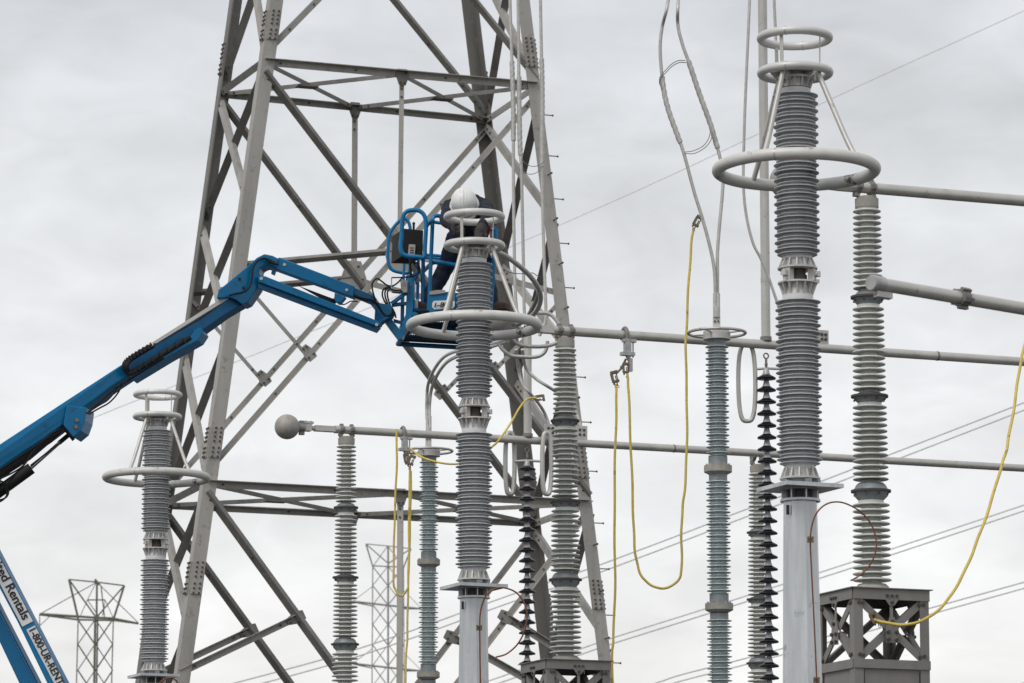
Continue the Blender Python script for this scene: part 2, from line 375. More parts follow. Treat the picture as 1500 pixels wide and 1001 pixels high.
# upper panel (runs out of the picture)
zt = 21.0
TL = lambda n: inset(n, LZ(n, zt))
member('brace', I(FL, 78), TL(FR), NF, .095, .07, M_STEEL_L, 5, False, .0, bolts=(.1, .2))
member('brace', I(FR, 116), TL(FL), NF, .095, .07, M_STEEL, 55, False, .03)
member('brace', I(BR, 168), TL(BL), NF, .105, .07, M_STEEL, 58, False, .0, bolts=(.1, .25))
# lower panel down to the footings
fA2, bA2 = inset(FR, LZ(FR, .3)), inset(BR, LZ(BR, .3)); fB2, bB2 = inset(FL, LZ(FL, .3)), inset(BL, LZ(BL, .3))
member('brace', I(FL, 722), fA2, NF, .12, .08, M_STEEL, 58, False, .05, bolts=(.1, .2, .3))
member('brace', I(BL, 752), bA2, NF, .115, .08, M_STEEL, 58, False, .05, bolts=(.1, .2, .3))
member('brace', I(FR, 748), fB2, NF, .09, .055, M_STEEL_L, -6, True, -.03, False, bolts=(.1, .2, .3))
member('brace', I(BR, 778), bB2, NF, .085, .055, M_STEEL_L, -6, True, -.03, False, bolts=(.1, .2, .3))
def on_line(a, b, y):
    lo, hi = 0., 1.
    for _ in range(40):
        m_ = (lo + hi) / 2
        if proj_y(mid(a, b, m_)) < y: lo = m_
        else: hi = m_
    return mid(a, b, lo)
for n, a, b, yq, yl in ((FL, I(FL, 722), fA2, 906, 986), (BL, I(BL, 752), bA2, 925, 1000), (FR, I(FR, 748), fB2, 906, 1000), (BR, I(BR, 778), bB2, 935, 1020)):
    q = on_line(a, b, yq); member('strut', I(n, yl), q, NF, .10, .08, M_STEEL_L, -6, True, .0, bolts=())
    gusset(q, NF, .10, .15, I(n, yl) - q, M_STEEL, .02, 4)
member('hanger', mid(f3, f4) - UP * .1, mid(fA2, fB2), NF - TU * .5, .09, .07, M_STEEL_L, 0, bolts=())
# narrow side faces: zigzag of members in the shaded and the lit steel tone
LEFT = [('FL', 96, 'BL', 322, 0), ('BL', 145, 'FL', 286, 1), ('FL', 294, 'BL', 512, 0), ('BL', 334, 'FL', 486, 1), ('FL', 494, 'BL', 735, 0), ('BL', 522, 'FL', 698, 1), ('FL', 716, 'BL', 930, 0), ('BL', 750, 'FL', 912, 1), ('FL', 926, 'BL', 1150, 0), ('BL', 940, 'FL', 1120, 1), ('BL', 118, 'FL', -160, 0), ('FL', 78, 'BL', -120, 1)]
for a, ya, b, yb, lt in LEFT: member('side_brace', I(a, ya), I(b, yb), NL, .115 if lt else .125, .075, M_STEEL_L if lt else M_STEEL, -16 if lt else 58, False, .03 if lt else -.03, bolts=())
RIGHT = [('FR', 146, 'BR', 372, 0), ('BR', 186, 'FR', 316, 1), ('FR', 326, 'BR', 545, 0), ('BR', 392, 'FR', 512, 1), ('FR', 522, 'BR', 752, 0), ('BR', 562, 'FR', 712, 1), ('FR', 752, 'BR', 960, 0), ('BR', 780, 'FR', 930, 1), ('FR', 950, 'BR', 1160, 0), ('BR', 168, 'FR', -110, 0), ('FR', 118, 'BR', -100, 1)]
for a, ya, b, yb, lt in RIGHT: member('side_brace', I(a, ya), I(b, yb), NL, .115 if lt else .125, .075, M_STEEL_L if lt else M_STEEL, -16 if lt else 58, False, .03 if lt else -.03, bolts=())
# step bolts on the near right leg
for y in (168, 228, 291, 356, 421, 486, 552, 618, 690, 766, 833, 901, 971):
    q = LP(FR, y); mb = MB(); mb.tube([q - TU * .02 - NF * .02, q + TU * .15 - NF * .02], .0085, 6); mb.cyl(q + TU * .15 - NF * .02, .017, 0, .016, 8, 0, TU); part('step_bolt', mb, M_BOLT, legobj[FR])
for y in (257, 323, 388, 453, 519, 585, 652, 799, 867, 936):
    q = LP(FR, y) - TU * .06 + NF * .001; mb = MB(); mb.tube([q, q + NF * .15], .0095, 6); mb.cyl(q + NF * .15, .019, 0, .016, 8, 0, NF); part('step_bolt', mb, M_BOLT, legobj[FR])

# ------------------------------------------------------------------ surge arresters
YR, YM, YL = 31.5, 39.2, 49.6
sR = S(YR)
def shed_lines(z_top, z_bot, n, rc, rb, rs):
    """alternating large and small sheds between two heights (z decreasing)"""
    p = (z_top - z_bot) / n; L = []
    for i in range(n):
        z = z_top - i * p
        for (r, o) in ((rb, 0.), (rs, .5)):
            a = z - o * p
            L.append([(rc, a + .04 * p), (r - .012, a - .13 * p), (r - .003, a - .145 * p), (r, a - .17 * p), (r, a - .235 * p)])
            L.append([(r, a - .235 * p), (r - .003, a - .258 * p), (r - .012, a - .25 * p), (rc + .004, a - .19 * p), (rc, a - .21 * p)])
            L.append([(rc, a - .21 * p), (rc, a - .46 * p)])
    return L
def flare(mb, c, r0, z0, r1, z1, ribs, lip):
    """finned conical casting from neck (r0,z0) to flange (r1,z1)"""
    s_ = 1 if z1 > z0 else -1
    mb.lathe(c, [[(r0 * .96, z0), (r0 * .92, z0 + (z1 - z0) * .5), (r0 * .92, z1 - s_ * lip)], [(r0 * 1.0, z0), (1e-3, z0)]], 36)
    mb.lathe(c, [[(r0 * .9, z1 - s_ * lip), (r1, z1 - s_ * lip)], [(r1, z1 - s_ * lip), (r1, z1)], [(r1, z1), (r0 * .6, z1)]], 36)
    for i in range(ribs):
        a = 2 * pi * i / ribs + .12; e_ = Vector((cos(a), sin(a), 0)); t_ = Vector((-sin(a), cos(a), 0)) * .006
        q = [c + e_ * (r0 * .95) + UP * z0, c + e_ * (r0 * 1.03) + UP * z0, c + e_ * (r1 * .97) + UP * (z1 - s_ * lip), c + e_ * (r0 * .95) + UP * (z1 - s_ * lip)]
        mb.prism([x - t_ for x in q], t_ * 2)
base = P(1172, 712, YR); axis0 = Vector((base.x, base.y, 0))
def zr(py): return Z(py, YR)
arr = thing('surge_arrester', 'largest grey ribbed surge arrester with chipped rings, upper right foreground', 'surge arrester', base, 'surge arresters with grading rings')
def R(p): return p * sR
for y, r_, t_, m_ in ((56, 50.5, 6.5, M_RING), (107, 50.5, 6.5, M_RING), (249, 116, 9.2, M_RINGW)):
    mb = MB(); mb.ring(axis0 + UP * zr(y), R(r_), R(t_), 80, 14); rg_ = part('grading_ring', mb, m_, arr)
    for a in (-1.9, 1.25):
        mb = MB(); e_ = Vector((cos(a), sin(a), 0)); mb.cyl(axis0 + UP * zr(y) + e_ * R(r_), R(t_) * 1.035, -R(1.2), R(1.2), 20, 0, Vector((-sin(a), cos(a), 0))); part('weld_seam', mb, M_ALU, rg_)
ANG = [radians(a) for a in (-42, -119, 122)]
for i, a in enumerate(ANG):
    e_ = Vector((cos(a), sin(a), 0)); t_ = Vector((-sin(a), cos(a), 0))
    mb = MB(); q0 = axis0 + e_ * R(47) + UP * zr(60); q1 = axis0 + e_ * R(46) + UP * zr(103)
    mb.bar(q0, q1, t_, R(1.4 if i == 0 else 5.5), R(1.4)); part('ring_strap', mb, M_ALU, arr)
    mb = MB(); q2 = axis0 + e_ * R(42) + UP * zr(112); q3 = axis0 + e_ * R(93) + UP * zr(216); q4 = axis0 + e_ * R(109) + UP * zr(244)
    mb.tube(spline([q2, mid(q2, q3), q3, q4], 6), R(4.0), 12); mb.bar(q2 + UP * R(7) - e_ * R(4), q2 - UP * R(12), t_, R(9), R(3)); part('ring_strut', mb, M_ALU, arr)
mb = MB()   # top plate with cast arms
mb.cyl(axis0, R(40), zr(109), zr(107.4), 6, 0, None, None, False, .25); mb.cyl(axis0, R(20), zr(114), zr(109), 24)
for a in ANG:
    e_ = Vector((cos(a), sin(a), 0)); t_ = Vector((-sin(a), cos(a), 0)); c = axis0 + UP * zr(110)
    mb.prism([c + e_ * R(12) - t_ * R(4), c + e_ * R(46) - t_ * R(4), c + e_ * R(46) - t_ * R(4) - UP * R(3), c + e_ * R(22) - t_ * R(4) - UP * R(11), c + e_ * R(12) - t_ * R(4) - UP * R(11)], t_ * R(8))
    mb.bolt(c + e_ * R(38) + UP * R(2), UP, R(2.5), R(3))
part('top_plate', mb, M_CAST, arr)
mb = MB(); mb.cyl(axis0, R(3), zr(107), zr(98), 12); mb.box(axis0 + UP * zr(99), (Vector((R(6), 0, 0)), Vector((0, R(2), 0)), UP * R(3))); part('terminal', mb, M_CAST, arr)
mb = MB(); flare(mb, axis0, R(22.5), zr(130), R(28.5), zr(114.5), 14, R(3)); part('end_fitting', mb, M_CAST, arr)
for (ya, yb, cA, cB) in ((131, 381, 139, 377), (433, 688, 441, 683)):
    mb = MB(); mb.lathe(axis0, [[(R(22.5), zr(ya)), (R(22.5), zr(yb))]], 40); part('neck', mb, M_NECK, arr)
    mb = MB(); mb.lathe(axis0, shed_lines(zr(cA), zr(cB), 21, R(24), R(33.6), R(29.8)), 48); part('shed_housing', mb, M_SIL, arr)
mb = MB()   # middle coupling: two finned cones, split clamp between
flare(mb, axis0, R(22), zr(379), R(29.5), zr(395), 14, R(2.5)); flare(mb, axis0, R(22), zr(433), R(29.5), zr(414), 14, R(2.5))
part('coupling', mb, M_CAST, arr)
mb = MB(); mb.cyl(axis0, R(12), zr(396), zr(405), 24); mb.cyl(axis0, R(14), zr(404), zr(413.5), 24); part('coupling_core', mb, M_BOLT, arr)  # dark metal here paints in the shade of the clamp opening
for a in (radians(-132), radians(-18), radians(90)):
    mb = MB(); e_ = Vector((cos(a), sin(a), 0)); t_ = Vector((-sin(a), cos(a), 0)); c = axis0 + e_ * R(22) + UP * ((zr(395.5) + zr(413.5)) / 2); h = (zr(395.5) - zr(413.5)) / 2
    mb.box(c, (e_ * R(5), t_ * R(6.5), UP * h)); mb.box(c + e_ * R(8) + UP * R(1), (e_ * R(4), t_ * R(3.5), UP * R(4)))
    mb.bolt(c + e_ * R(8) - UP * R(7), -UP, R(3), R(5)); mb.bolt(c - t_ * R(6) + e_ * R(6), e_, R(2.5), R(3))
    part('coupling_clamp', mb, M_CAST, arr)
mb = MB(); flare(mb, axis0, R(23), zr(686), R(30), zr(703), 14, R(2.5)); part('end_fitting', mb, M_CAST, arr)
mb = MB(); mb.cyl(axis0, R(21), zr(712), zr(703.2), 24)
for a in (-2.5, -1.2, -.4, .7, 1.9):
    e_ = Vector((cos(a), sin(a), 0)); t_ = Vector((-sin(a), cos(a), 0)); mb.box(axis0 + e_ * R(25) + UP * zr(707.8), (e_ * R(5), t_ * R(5), UP * R(3.7)))
part('base_insulator', mb, M_COUP, arr)
H_R = zr(56) - base.z
def place_arr(bx, by, Y, ytop, label):
    b_ = P(bx, by, Y); c = copy_tree(arr); c.location = b_; k = (P(bx, ytop, Y).z - b_.z) / H_R; c.scale = (1, 1, k); c['label'] = label; return b_
base_M = place_arr(694, 858, YM, 318, 'grey ribbed surge arrester in the centre, worker leaning over its white top rings')
base_L = place_arr(225, 989, YL, 578.5, 'small far surge arrester with three white rings, left of the tower leg')

# ------------------------------------------------------------------ support posts of the arresters
post = thing('support_post', 'eight sided galvanised support post under the largest arrester at right', 'post', Vector((base.x, base.y, 0)), 'galvanised arrester posts')
PU = Vector((cos(radians(24)), sin(radians(24)), 0)); PV = Vector((-PU.y, PU.x, 0)); hs = R(47)
mb = MB(); mb.box(axis0 + UP * (zr(712) - R(3)), (PU * hs, PV * hs, UP * R(2.9))); part('top_plate', mb, M_GALV, post)
mb = MB(); mb.cyl(axis0, R(29), zr(719), zr(717.2), 40); part('collar_ring', mb, M_GALV, post)
mb = MB(); mb.cyl(axis0, R(29.5), zr(735.5), zr(732), 40); part('collar_ring', mb, M_GALV, post)
mb = MB(); mb.cyl(axis0, R(20), zr(732), zr(719.2), 24); part('core_pipe', mb, M_BOLT, post)
for i in range(8):
    a = 2 * pi * i / 8 + .25; e_ = Vector((cos(a), sin(a), 0)); t_ = Vector((-sin(a), cos(a), 0))
    mb = MB(); mb.box(axis0 + e_ * R(24) + UP * ((zr(732) + zr(719)) / 2), (e_ * R(4.6), t_ * R(1), UP * ((zr(719) - zr(732)) / 2 - .0005))); part('stiffener', mb, M_GALV, post)
mb = MB(); zt_ = zr(735.7)
mb.lathe(axis0, [[(R(25.5), zt_), (R(29.5), zr(1001)), (R(42), 0)], [(R(25.5), zt_), (1e-3, zt_)]], 8, 0, None, False, radians(12)); part('shaft', mb, M_GALV, post)
mb = MB(); mb.box(P(1154, 747, YR - R(20.5)), (Vector((R(2.2), 0, 0)), Vector((0, R(1.6), 0)), UP * R(7))); part('slot', mb, M_INK, post)
for b_, lab in ((base_M, 'eight sided galvanised support post under the central arrester'), (base_L, 'support post under the far left arrester, only its top plate showing')):
    c = copy_tree(post); k = b_.z / base.z; c.location = (b_.x, b_.y, 0); c.scale = (1, 1, k); c['label'] = lab
# copper earth wires
def copper(path, Y, lab, clamps):
    q = px(path, Y); t_ = thing('earth_wire', lab, 'wire', q[-1], 'copper earth wires on the posts')
    mb = MB(); mb.tube(spline(q, 8), S(Y) * 1.2, 8); part('strand', mb, M_COPPER, t_)
    for (cx, cy) in clamps:
        mb = MB(); c = P(cx, cy, Y); mb.box(c + Vector((0, .01, 0)), (Vector((S(Y) * 4, 0, 0)), Vector((0, .016, 0)), UP * S(Y) * 3))
        for i in range(4): mb.bolt(c + Vector(((i % 2 - .5) * S(Y) * 6, -.01, (i // 2 - .5) * S(Y) * 5)), Vector((0, -1, 0)), .012, .02)
        part('wire_clamp', mb, M_BRONZE, t_)
copper([(1246, 851), (1262, 841), (1276, 825), (1283, 806), (1283, 788), (1276, 768), (1262, 751), (1244, 740), (1228, 735.5), (1212, 738), (1199, 748), (1191, 764), (1187, 790), (1189, 840), (1193, 920), (1197, 1010)], YR - .35, 'copper wire looping off the right hand galvanised post', [(1187, 791), (1196, 997)])
copper([(726, 963), (742, 958), (758, 944), (768, 925), (772, 903), (768, 884), (757, 869), (742, 862), (728, 862), (715, 869), (707, 884), (703, 905), (703, 950), (704, 1010)], YM - .3, 'copper wire looping off the central galvanised post', [(702, 920)])
copper([(232, 1003), (240, 996), (250, 993), (258, 997), (262, 1005)], YL - .5, 'copper wire just showing at the foot of the far left arrester', [])

# ------------------------------------------------------------------ porcelain post insulators
def porc(z_top, z_bot, n, rc, rt, rb):
    p = (z_top - z_bot) / n; L = []
    for i in range(n):
        z = z_top - i * p; r = rt + (rb - rt) * i / max(1, n - 1)
        L.append([(rc, z), (rc + .3 * (r - rc), z - .05 * p), (r - .014, z - .20 * p), (r - .004, z - .27 * p), (r, z - .36 * p), (r - .001, z - .44 * p)])
        L.append([(r - .001, z - .44 * p), (r - .008, z - .50 * p), (r - .02, z - .46 * p), (rc + .012, z - .36 * p), (rc, z - .44 * p), (rc, z - p)])
    return L
YP = 35.0; sP = S(YP)
pb = P(1278, 867, YP); ax = Vector((pb.x, pb.y, 0)); zp = lambda y: Z(y, YP)
pi_ = thing('post_insulator', 'pale grey porcelain post insulator on the lattice stand at right', 'insulator', pb, 'porcelain post insulators under the buses')
def Q(p): return p * sP
mb = MB(); mb.cyl(ax, Q(17.5), zp(305), zp(292), 32); mb.cyl(ax, Q(15), zp(292), zp(289), 24); part('top_cap', mb, M_CAP, pi_)
UN = [(305, 428, 20.8, 22, 14), (448, 576, 23.2, 24.6, 14), (592, 708, 25.2, 26.4, 13), (735, 856, 27.2, 28.6, 13)]
for k, (ya, yb, ra, rb_, n_) in enumerate(UN):
    mb = MB(); mb.lathe(ax, porc(zp(ya + 2), zp(yb), n_, Q(10.5 + k * 1.3), Q(ra), Q(rb_)), 40); mb.cyl(ax, Q(15.5 + k * 1.1), zp(ya + 3.5), zp(ya - 1), 32); part('porcelain_unit', mb, M_POR, pi_)
for (ya, yf, yb, r_) in ((428, 436, 447.5, 22), (576, 581, 591, 23.5), (708, 720, 734, 25.5)):
    mb = MB(); mb.lathe(ax, [[(Q(r_ * .72), zp(ya)), (Q(r_ * .85), zp(ya + 3)), (Q(r_), zp(yf - 1.5))], [(Q(r_), zp(yf + 1.5)), (Q(r_ * .97), zp((yf + yb) / 2)), (Q(r_ * .7), zp(yb))]], 36)
    mb.lathe(ax, [[(Q(r_ * .6), zp(yf - 1.5)), (Q(r_ + 4), zp(yf - 1.5))], [(Q(r_ + 4), zp(yf - 1.5)), (Q(r_ + 4), zp(yf + 1.5))], [(Q(r_ + 4), zp(yf + 1.5)), (Q(r_ * .6), zp(yf + 1.5))]], 36, 1)
    for j in range(8):
        a = 2 * pi * j / 8 + .4; e_ = Vector((cos(a), sin(a), 0)); mb.bolt(ax + e_ * Q(r_ - 1) + UP * zp(yf + 5), e_, Q(1.6), Q(2), 1)
    part('coupling', mb, [M_COUP, M_BOLT], pi_)
mb = MB(); mb.lathe(ax, [[(Q(20), zp(856)), (Q(24), zp(860)), (Q(26), zp(867))]], 36); part('base_flange', mb, M_CAP, pi_)
HP = zp(289) - pb.z
def place_post(cx, ycap, Y, label, ybase=None, px_base=None):
    top = P(cx, ycap, Y); zb = P(cx, ybase, Y).z if ybase else top.z - HP
    c = copy_tree(pi_); c.location = (top.x, top.y, zb); c.scale = (1, 1, (top.z - zb) / HP); c['label'] = label; return Vector((top.x, top.y, zb))
YPM, YPL, YPF, YPE = 42.7, 50.4, 52.8, 45.2
pbM = place_post(827.5, 496, YPM, 'pale grey porcelain post insulator right of the central arrester', 970)
pbL = place_post(507.5, 640, YPL, 'pale grey porcelain post insulator beside the ball end of the lowest bus')
pbF = place_post(1110, 681, YPF, 'far porcelain post insulator half hidden by the dark disc string at right')
pbE = place_post(1519, 551, YPE, 'porcelain post insulator at the right picture edge, only shed tips showing')
# second row of the stands: lattice pedestals
def stand_mesh():
    st = thing('lattice_stand', 'steel lattice stand of crossed braces and bolted plates at lower right', 'stand', Vector((pb.x, pb.y, 0)), 'lattice stands under the insulators')
    h = .355; zt = zp(868); u, v = U, V
    def C(i, j, z): return ax + u * h * i + v * h * j + UP * z
    zb1, zb2, zb3 = zp(885), zp(972), zp(985)
    mb = MB(); mb.box(ax + UP * (zt - .004), (u * (h + .03), v * (h + .03), UP * .004)); part('top_plate', mb, M_STAND, st)
    faces = [(-v, u, -1), (v, u, 1), (-u, v, -2), (u, v, 2)]
    for n_, t_, k in faces:
        c = ax + n_ * h
        mb = MB(); hh = (zt - .009 - zb1) / 2; mb.box(c + UP * (zt - .009 - hh) + n_ * .006, (t_ * (h + .004 if abs(k) == 1 else h - .012), n_ * .006, UP * hh)); mb.box(c + UP * (zt - .02) - n_ * .05, (t_ * (h - .02), n_ * .045, UP * .006))
        for d_ in (-.045, 0, .045): mb.bolt(c + t_ * d_ + UP * (zb1 + .035) + n_ * .012, n_, .013, .016, 1)
        part('channel', mb, [M_STAND, M_BOLT], st)
        mb = MB(); mb.box(c + UP * ((zb2 + zb3) / 2) + n_ * .006, (t_ * (h + .004 if abs(k) == 1 else h - .012), n_ * .006, UP * (zb2 - zb3) / 2)); part('channel', mb, M_STAND, st)
        zc = (zb1 + zb2) / 2
        for s_ in (-1, 1):
            for a0, a1 in (((s_ * (h - .06), zb1 - .01), (s_ * .03, zc + .02)), ((s_ * (h - .06), zb2 + .01), (s_ * .03, zc - .02))):
                p0 = c + t_ * a0[0] + UP * a0[1] - n_ * .012; p1 = c + t_ * a1[0] + UP * a1[1] - n_ * .012
                mb = MB(); mb.angle(p0, p1, n_, .062, .05, .007); mb.bolt(p0 + (p1 - p0) * .1, n_, .016, .018, 1); part('brace', mb, [M_STAND, M_BOLT], st)
        mb = MB(); w_, q = .06, c + n_ * .003
        mb.prism([q + t_ * w_ * a + UP * (zc + b * .10 - .02) for a, b in ((-1, -.9), (1, -.9), (1, .35), (.35, 1.3), (-.35, 1.3), (-1, .35))], n_ * .009)
        for a, b in ((-.65, -.65), (.65, -.65), (-.65, 0), (.65, 0), (0, .9)): mb.bolt(q + t_ * w_ * a + UP * (zc + b * .10 - .02) + n_ * .009, n_, .016, .02, 1)
        part('gusset_plate', mb, [M_STAND, M_BOLT], st)
        mb = MB(); mb.prism([q + t_ * a + UP * (zb1 + b) for a, b in ((-.06, 0), (.06, 0), (.022, -.05), (-.022, -.05))], n_ * .009); mb.bolt(q + UP * (zb1 - .022) + n_ * .009, n_, .015, .018, 1); mb.bar(q + UP * (zb1 - .04) - n_ * .006, q + UP * (zc + .1) - n_ * .006, t_, .03, .006); part('hanger', mb, [M_STAND, M_BOLT], st)
    for i in (-1, 1):
        for j in (-1, 1):
            mb = MB(); c = C(i, j, 0); lw = .085
            z0, z1 = 0, zb1 + .02
            mb.box(c - u * i * lw / 2 + UP * (z0 + z1) / 2 - v * j * .004, (u * lw / 2, v * .004, UP * (z1 - z0) / 2)); mb.box(c - v * j * (lw / 2 + .0045) + UP * (z0 + z1) / 2 - u * i * .004, (u * .004, v * (lw / 2 - .004), UP * (z1 - z0) / 2))
            for zz in (zb1 - .03, zb2 + .04):
                mb.bolt(c - u * i * .05 + UP * zz, v * j, .016, .016, 1); mb.bolt(c - v * j * .05 + UP * zz, u * i, .016, .016, 1)
            part('leg', mb, [M_STAND, M_BOLT], st)
    for n_, t_, k in faces:   # the solid lower box below the braced bay
        mb = MB(); mb.box(ax + n_ * (h - .016) + UP * (zb3 - .25), (t_ * (h - .1), n_ * .004, UP * .249)); part('panel', mb, M_STAND, st)
    return st
st = stand_mesh()
for b_, lab in ((pbM, 'steel lattice stand at the bottom edge, right of the central post'), (pbL, 'lattice stand below the picture under the left insulator'), (pbF, 'lattice stand below the picture under the far insulator'), (pbE, 'lattice stand below the picture at the right edge')):
    if True:
        c = copy_tree(st); c.location = (b_.x, b_.y, 0); c.scale = (1, 1, b_.z / pb.z); c['label'] = lab

# ------------------------------------------------------------------ bus tubes
def bus_dir(p, L): return p + U * L
def clamp_pair(parent, p, r, zcap):
    for s_ in (-1, 1):
        mb = MB(); c = p + U * s_ * .066
        mb.cyl(c, r * 1.28, -.022, .022, 20, 0, U)
        mb.box(c + UP * (r * 1.1), (U * .02, V * .02, UP * .02)); mb.box(c - V * (r * 1.25), (U * .024, V * .018, UP * .02))
        zz = c.z - r * 1.0
        mb.box(Vector((c.x, c.y, (zz + zcap) / 2)) + U * s_ * .012, (U * .022, V * .03, UP * max(.012, (zz - zcap) / 2 - .001)))
        mb.bolt(c - V * (r * 1.45), -V, .016, .015); part('bus_clamp', mb, M_ALU_D, parent)
RB = .049
def bus(name, lab, p0, L, ball=None, flat=False, joints=()):
    b_ = thing(name, lab, 'bus tube', p0, 'tubular buses of the yard')
    mb = MB(); mb.tube([p0, p0 + U * L], RB, 24); part('tube', mb, M_ALU, b_)
    for j in joints:
        mb = MB(); mb.cyl(p0 + U * j, RB * 1.06, -.012, .012, 24, 0, U); part('joint_sleeve', mb, M_ALU_D, b_)
    return b_
# upper bus (behind the large arrester)
tc_ = P(1266, 289, YP); zC = tc_.z + .035 + RB
pC = Vector((tc_.x, tc_.y, zC)); busC = bus('bus_tube', 'upper bus tube leaving the top of the right hand porcelain insulator', pC - U * .24, 14.0)
clamp_pair(busC, pC, RB, tc_.z)
mb = MB(); q = pC - U * .24
mb.cyl(q, RB * .9, -.14, 0, 24, 0, U, RB); mb.box(q - U * .22, (U * .10, V * .05, UP * .018)); 
for i in (-.28, -.22, -.17): mb.bolt(q + U * i - V * .05, -V, .016, .012, 1)
part('flattened_end', mb, [M_ALU, M_BOLT], busC)
mb = MB(); mb.sphere(q - U * .50, .155, 36); mb.cyl(q - U * .35, .04, -.02, .04, 16, 0, U); part('corona_ball', mb, M_CAP, busC)
# middle bus
tm = P(827.5, 496, YPM); pM = Vector((tm.x, tm.y, tm.z + .03 + RB)); busM = bus('bus_tube', 'middle bus tube running right from the central porcelain insulator', pM - U * .14, 15.0, joints=(4.55,))
clamp_pair(busM, pM, RB, tm.z)
q = pM - U * .14
mb = MB(); mb.box(q - U * .10 + UP * .0, (U * .10, V * .045, UP * .036)); mb.box(q - U * .27 - UP * .012, (U * .13, V * .055, UP * .018))
for i in (-.34, -.28, -.22): mb.bolt(q + U * i - V * .055, -V, .016, .012, 1)
part('flattened_end', mb, [M_ALU, M_BOLT], busM)
bc = P(728, 471, YPM - .35)
mb = MB(); mb.tube([q - U * .38 + UP * .0, bc], .024, 10); mb.cyl(bc + U * .14, .045, 0, .05, 16, 0, U); mb.box(mid(bc, q - U * .38, .55), (U * .05, V * .04, UP * .035)); part('ball_rod', mb, M_ALU, busM)
mb = MB(); mb.sphere(bc, .158, 40); part('corona_ball', mb, M_CAP, busM)
# lower bus
tl = P(507.5, 640, YPL); pL = Vector((tl.x, tl.y, tl.z + .035 + RB)); busL = bus('bus_tube', 'lowest and farthest bus tube, ending in a grey ball at left', pL - U * .16, 17.0, joints=(4.6,))
clamp_pair(busL, pL, RB, tl.z)
q = pL - U * .16
mb = MB(); mb.box(q - U * .13, (U * .13, V * .05, UP * .034)); mb.tube([q - U * .26, q - U * .56], .03, 12); mb.box(q - U * .36 + UP * .0, (U * .05, V * .05, UP * .042)); mb.box(q - U * .34 + UP * .062, (U * .055, V * .05, UP * .014))
for i in (-.37, -.31): mb.bolt(q + U * i + UP * .076, UP, .012, .012, 1)
part('flattened_end', mb, [M_ALU, M_BOLT], busL)
bcl = P(420.5, 625.5, (q - U * .74).y)
mb = MB(); mb.cyl(bcl + U * .17, .06, -.05, .05, 16, 0, U); mb.box(bcl + U * .19 + UP * .05, (U * .03, V * .03, UP * .035)); mb.box(bcl + U * .19 - UP * .06, (U * .03, V * .03, UP * .03)); part('ball_clamp', mb, M_ALU_D, busL)
mb = MB(); mb.sphere(bcl, .155, 40); part('corona_ball', mb, M_CAP, busL)
tf = P(1110, 681, YPF); clamp_pair(busL, Vector((tf.x, tf.y, pL.z + (tf - tl).dot(U) * 0)), RB, tf.z)
te = P(1519, 551, YPE); clamp_pair(busM, Vector((te.x, te.y, pM.z)), RB, te.z)
# near bus at right
pN = P(1292, 417, 26.0); eN = P(1520, 456, 27.0)
busN = thing('bus_tube', 'near out of focus bus tube with a dark coupling, right edge', 'bus tube', pN, 'tubular buses of the yard')
dN = (eN - pN).normalized()
mb = MB(); mb.tube([pN, eN + dN * 7], .043, 28); part('tube', mb, M_ALU, busN)
mb = MB(); mb.cyl(pN, .052, -.10, .0, 28, 0, dN); mb.cyl(pN, .047, -.105, -.1, 28, 0, dN); part('end_cap', mb, M_PIN, busN)
mb = MB(); mb.box(pN - UP * .07 + dN * .01, (dN * .07, V * .03, UP * .018)); mb.sphere(pN - UP * .06 - dN * .05, .022, 14); part('end_bracket', mb, M_CAST, busN)
cN = pN + dN * ((P(1411, 437, 26.5) - pN).length)
mb = MB(); mb.cyl(cN, .058, -.04, .035, 24, 0, dN)
for a in range(5):
    e_ = (UP * cos(a * 1.25 + .6) + dN.cross(UP) * sin(a * 1.25 + .6)); mb.box(cN + e_ * .06, (dN * .042, e_ * .013, dN.cross(e_) * .014))
part('coupling', mb, M_ALU_D, busN)

# ------------------------------------------------------------------ potential devices: slim blue-grey columns with a thin ring
YC = 41.6; sC = S(YC); cb = P(1050, 482, YC); axc = Vector((cb.x, cb.y, 0)); zc_ = lambda y: Z(y, YC)
def W(p): return p * sC
cvt = thing('coupling_transformer', 'slim blue grey insulator column with thin top ring, left of the dark string', 'voltage transformer', Vector((cb.x, cb.y, 0)), 'slim blue grey columns')
mb = MB(); mb.ring(axc + UP * zc_(488), W(42), W(2.3), 72, 10); part('top_ring', mb, M_ALU, cvt)
for a in (-.5, 1.1, 2.6, 4.2):
    e_ = Vector((cos(a), sin(a), 0)); mb = MB(); mb.tube([axc + e_ * W(17) + UP * zc_(489), axc + e_ * W(42) + UP * zc_(488)], W(1.3), 8); part('ring_spoke', mb, M_ALU, cvt)
mb = MB(); mb.cyl(axc, W(20), zc_(498), zc_(486), 36); mb.cyl(axc, W(17), zc_(486), zc_(482.5), 28)
for j in range(8): a = j * pi / 4; mb.bolt(axc + Vector((cos(a), sin(a), 0)) * W(16.5) + UP * zc_(486), UP, W(1.5), W(2))
part('head_flange', mb, M_CAST, cvt)
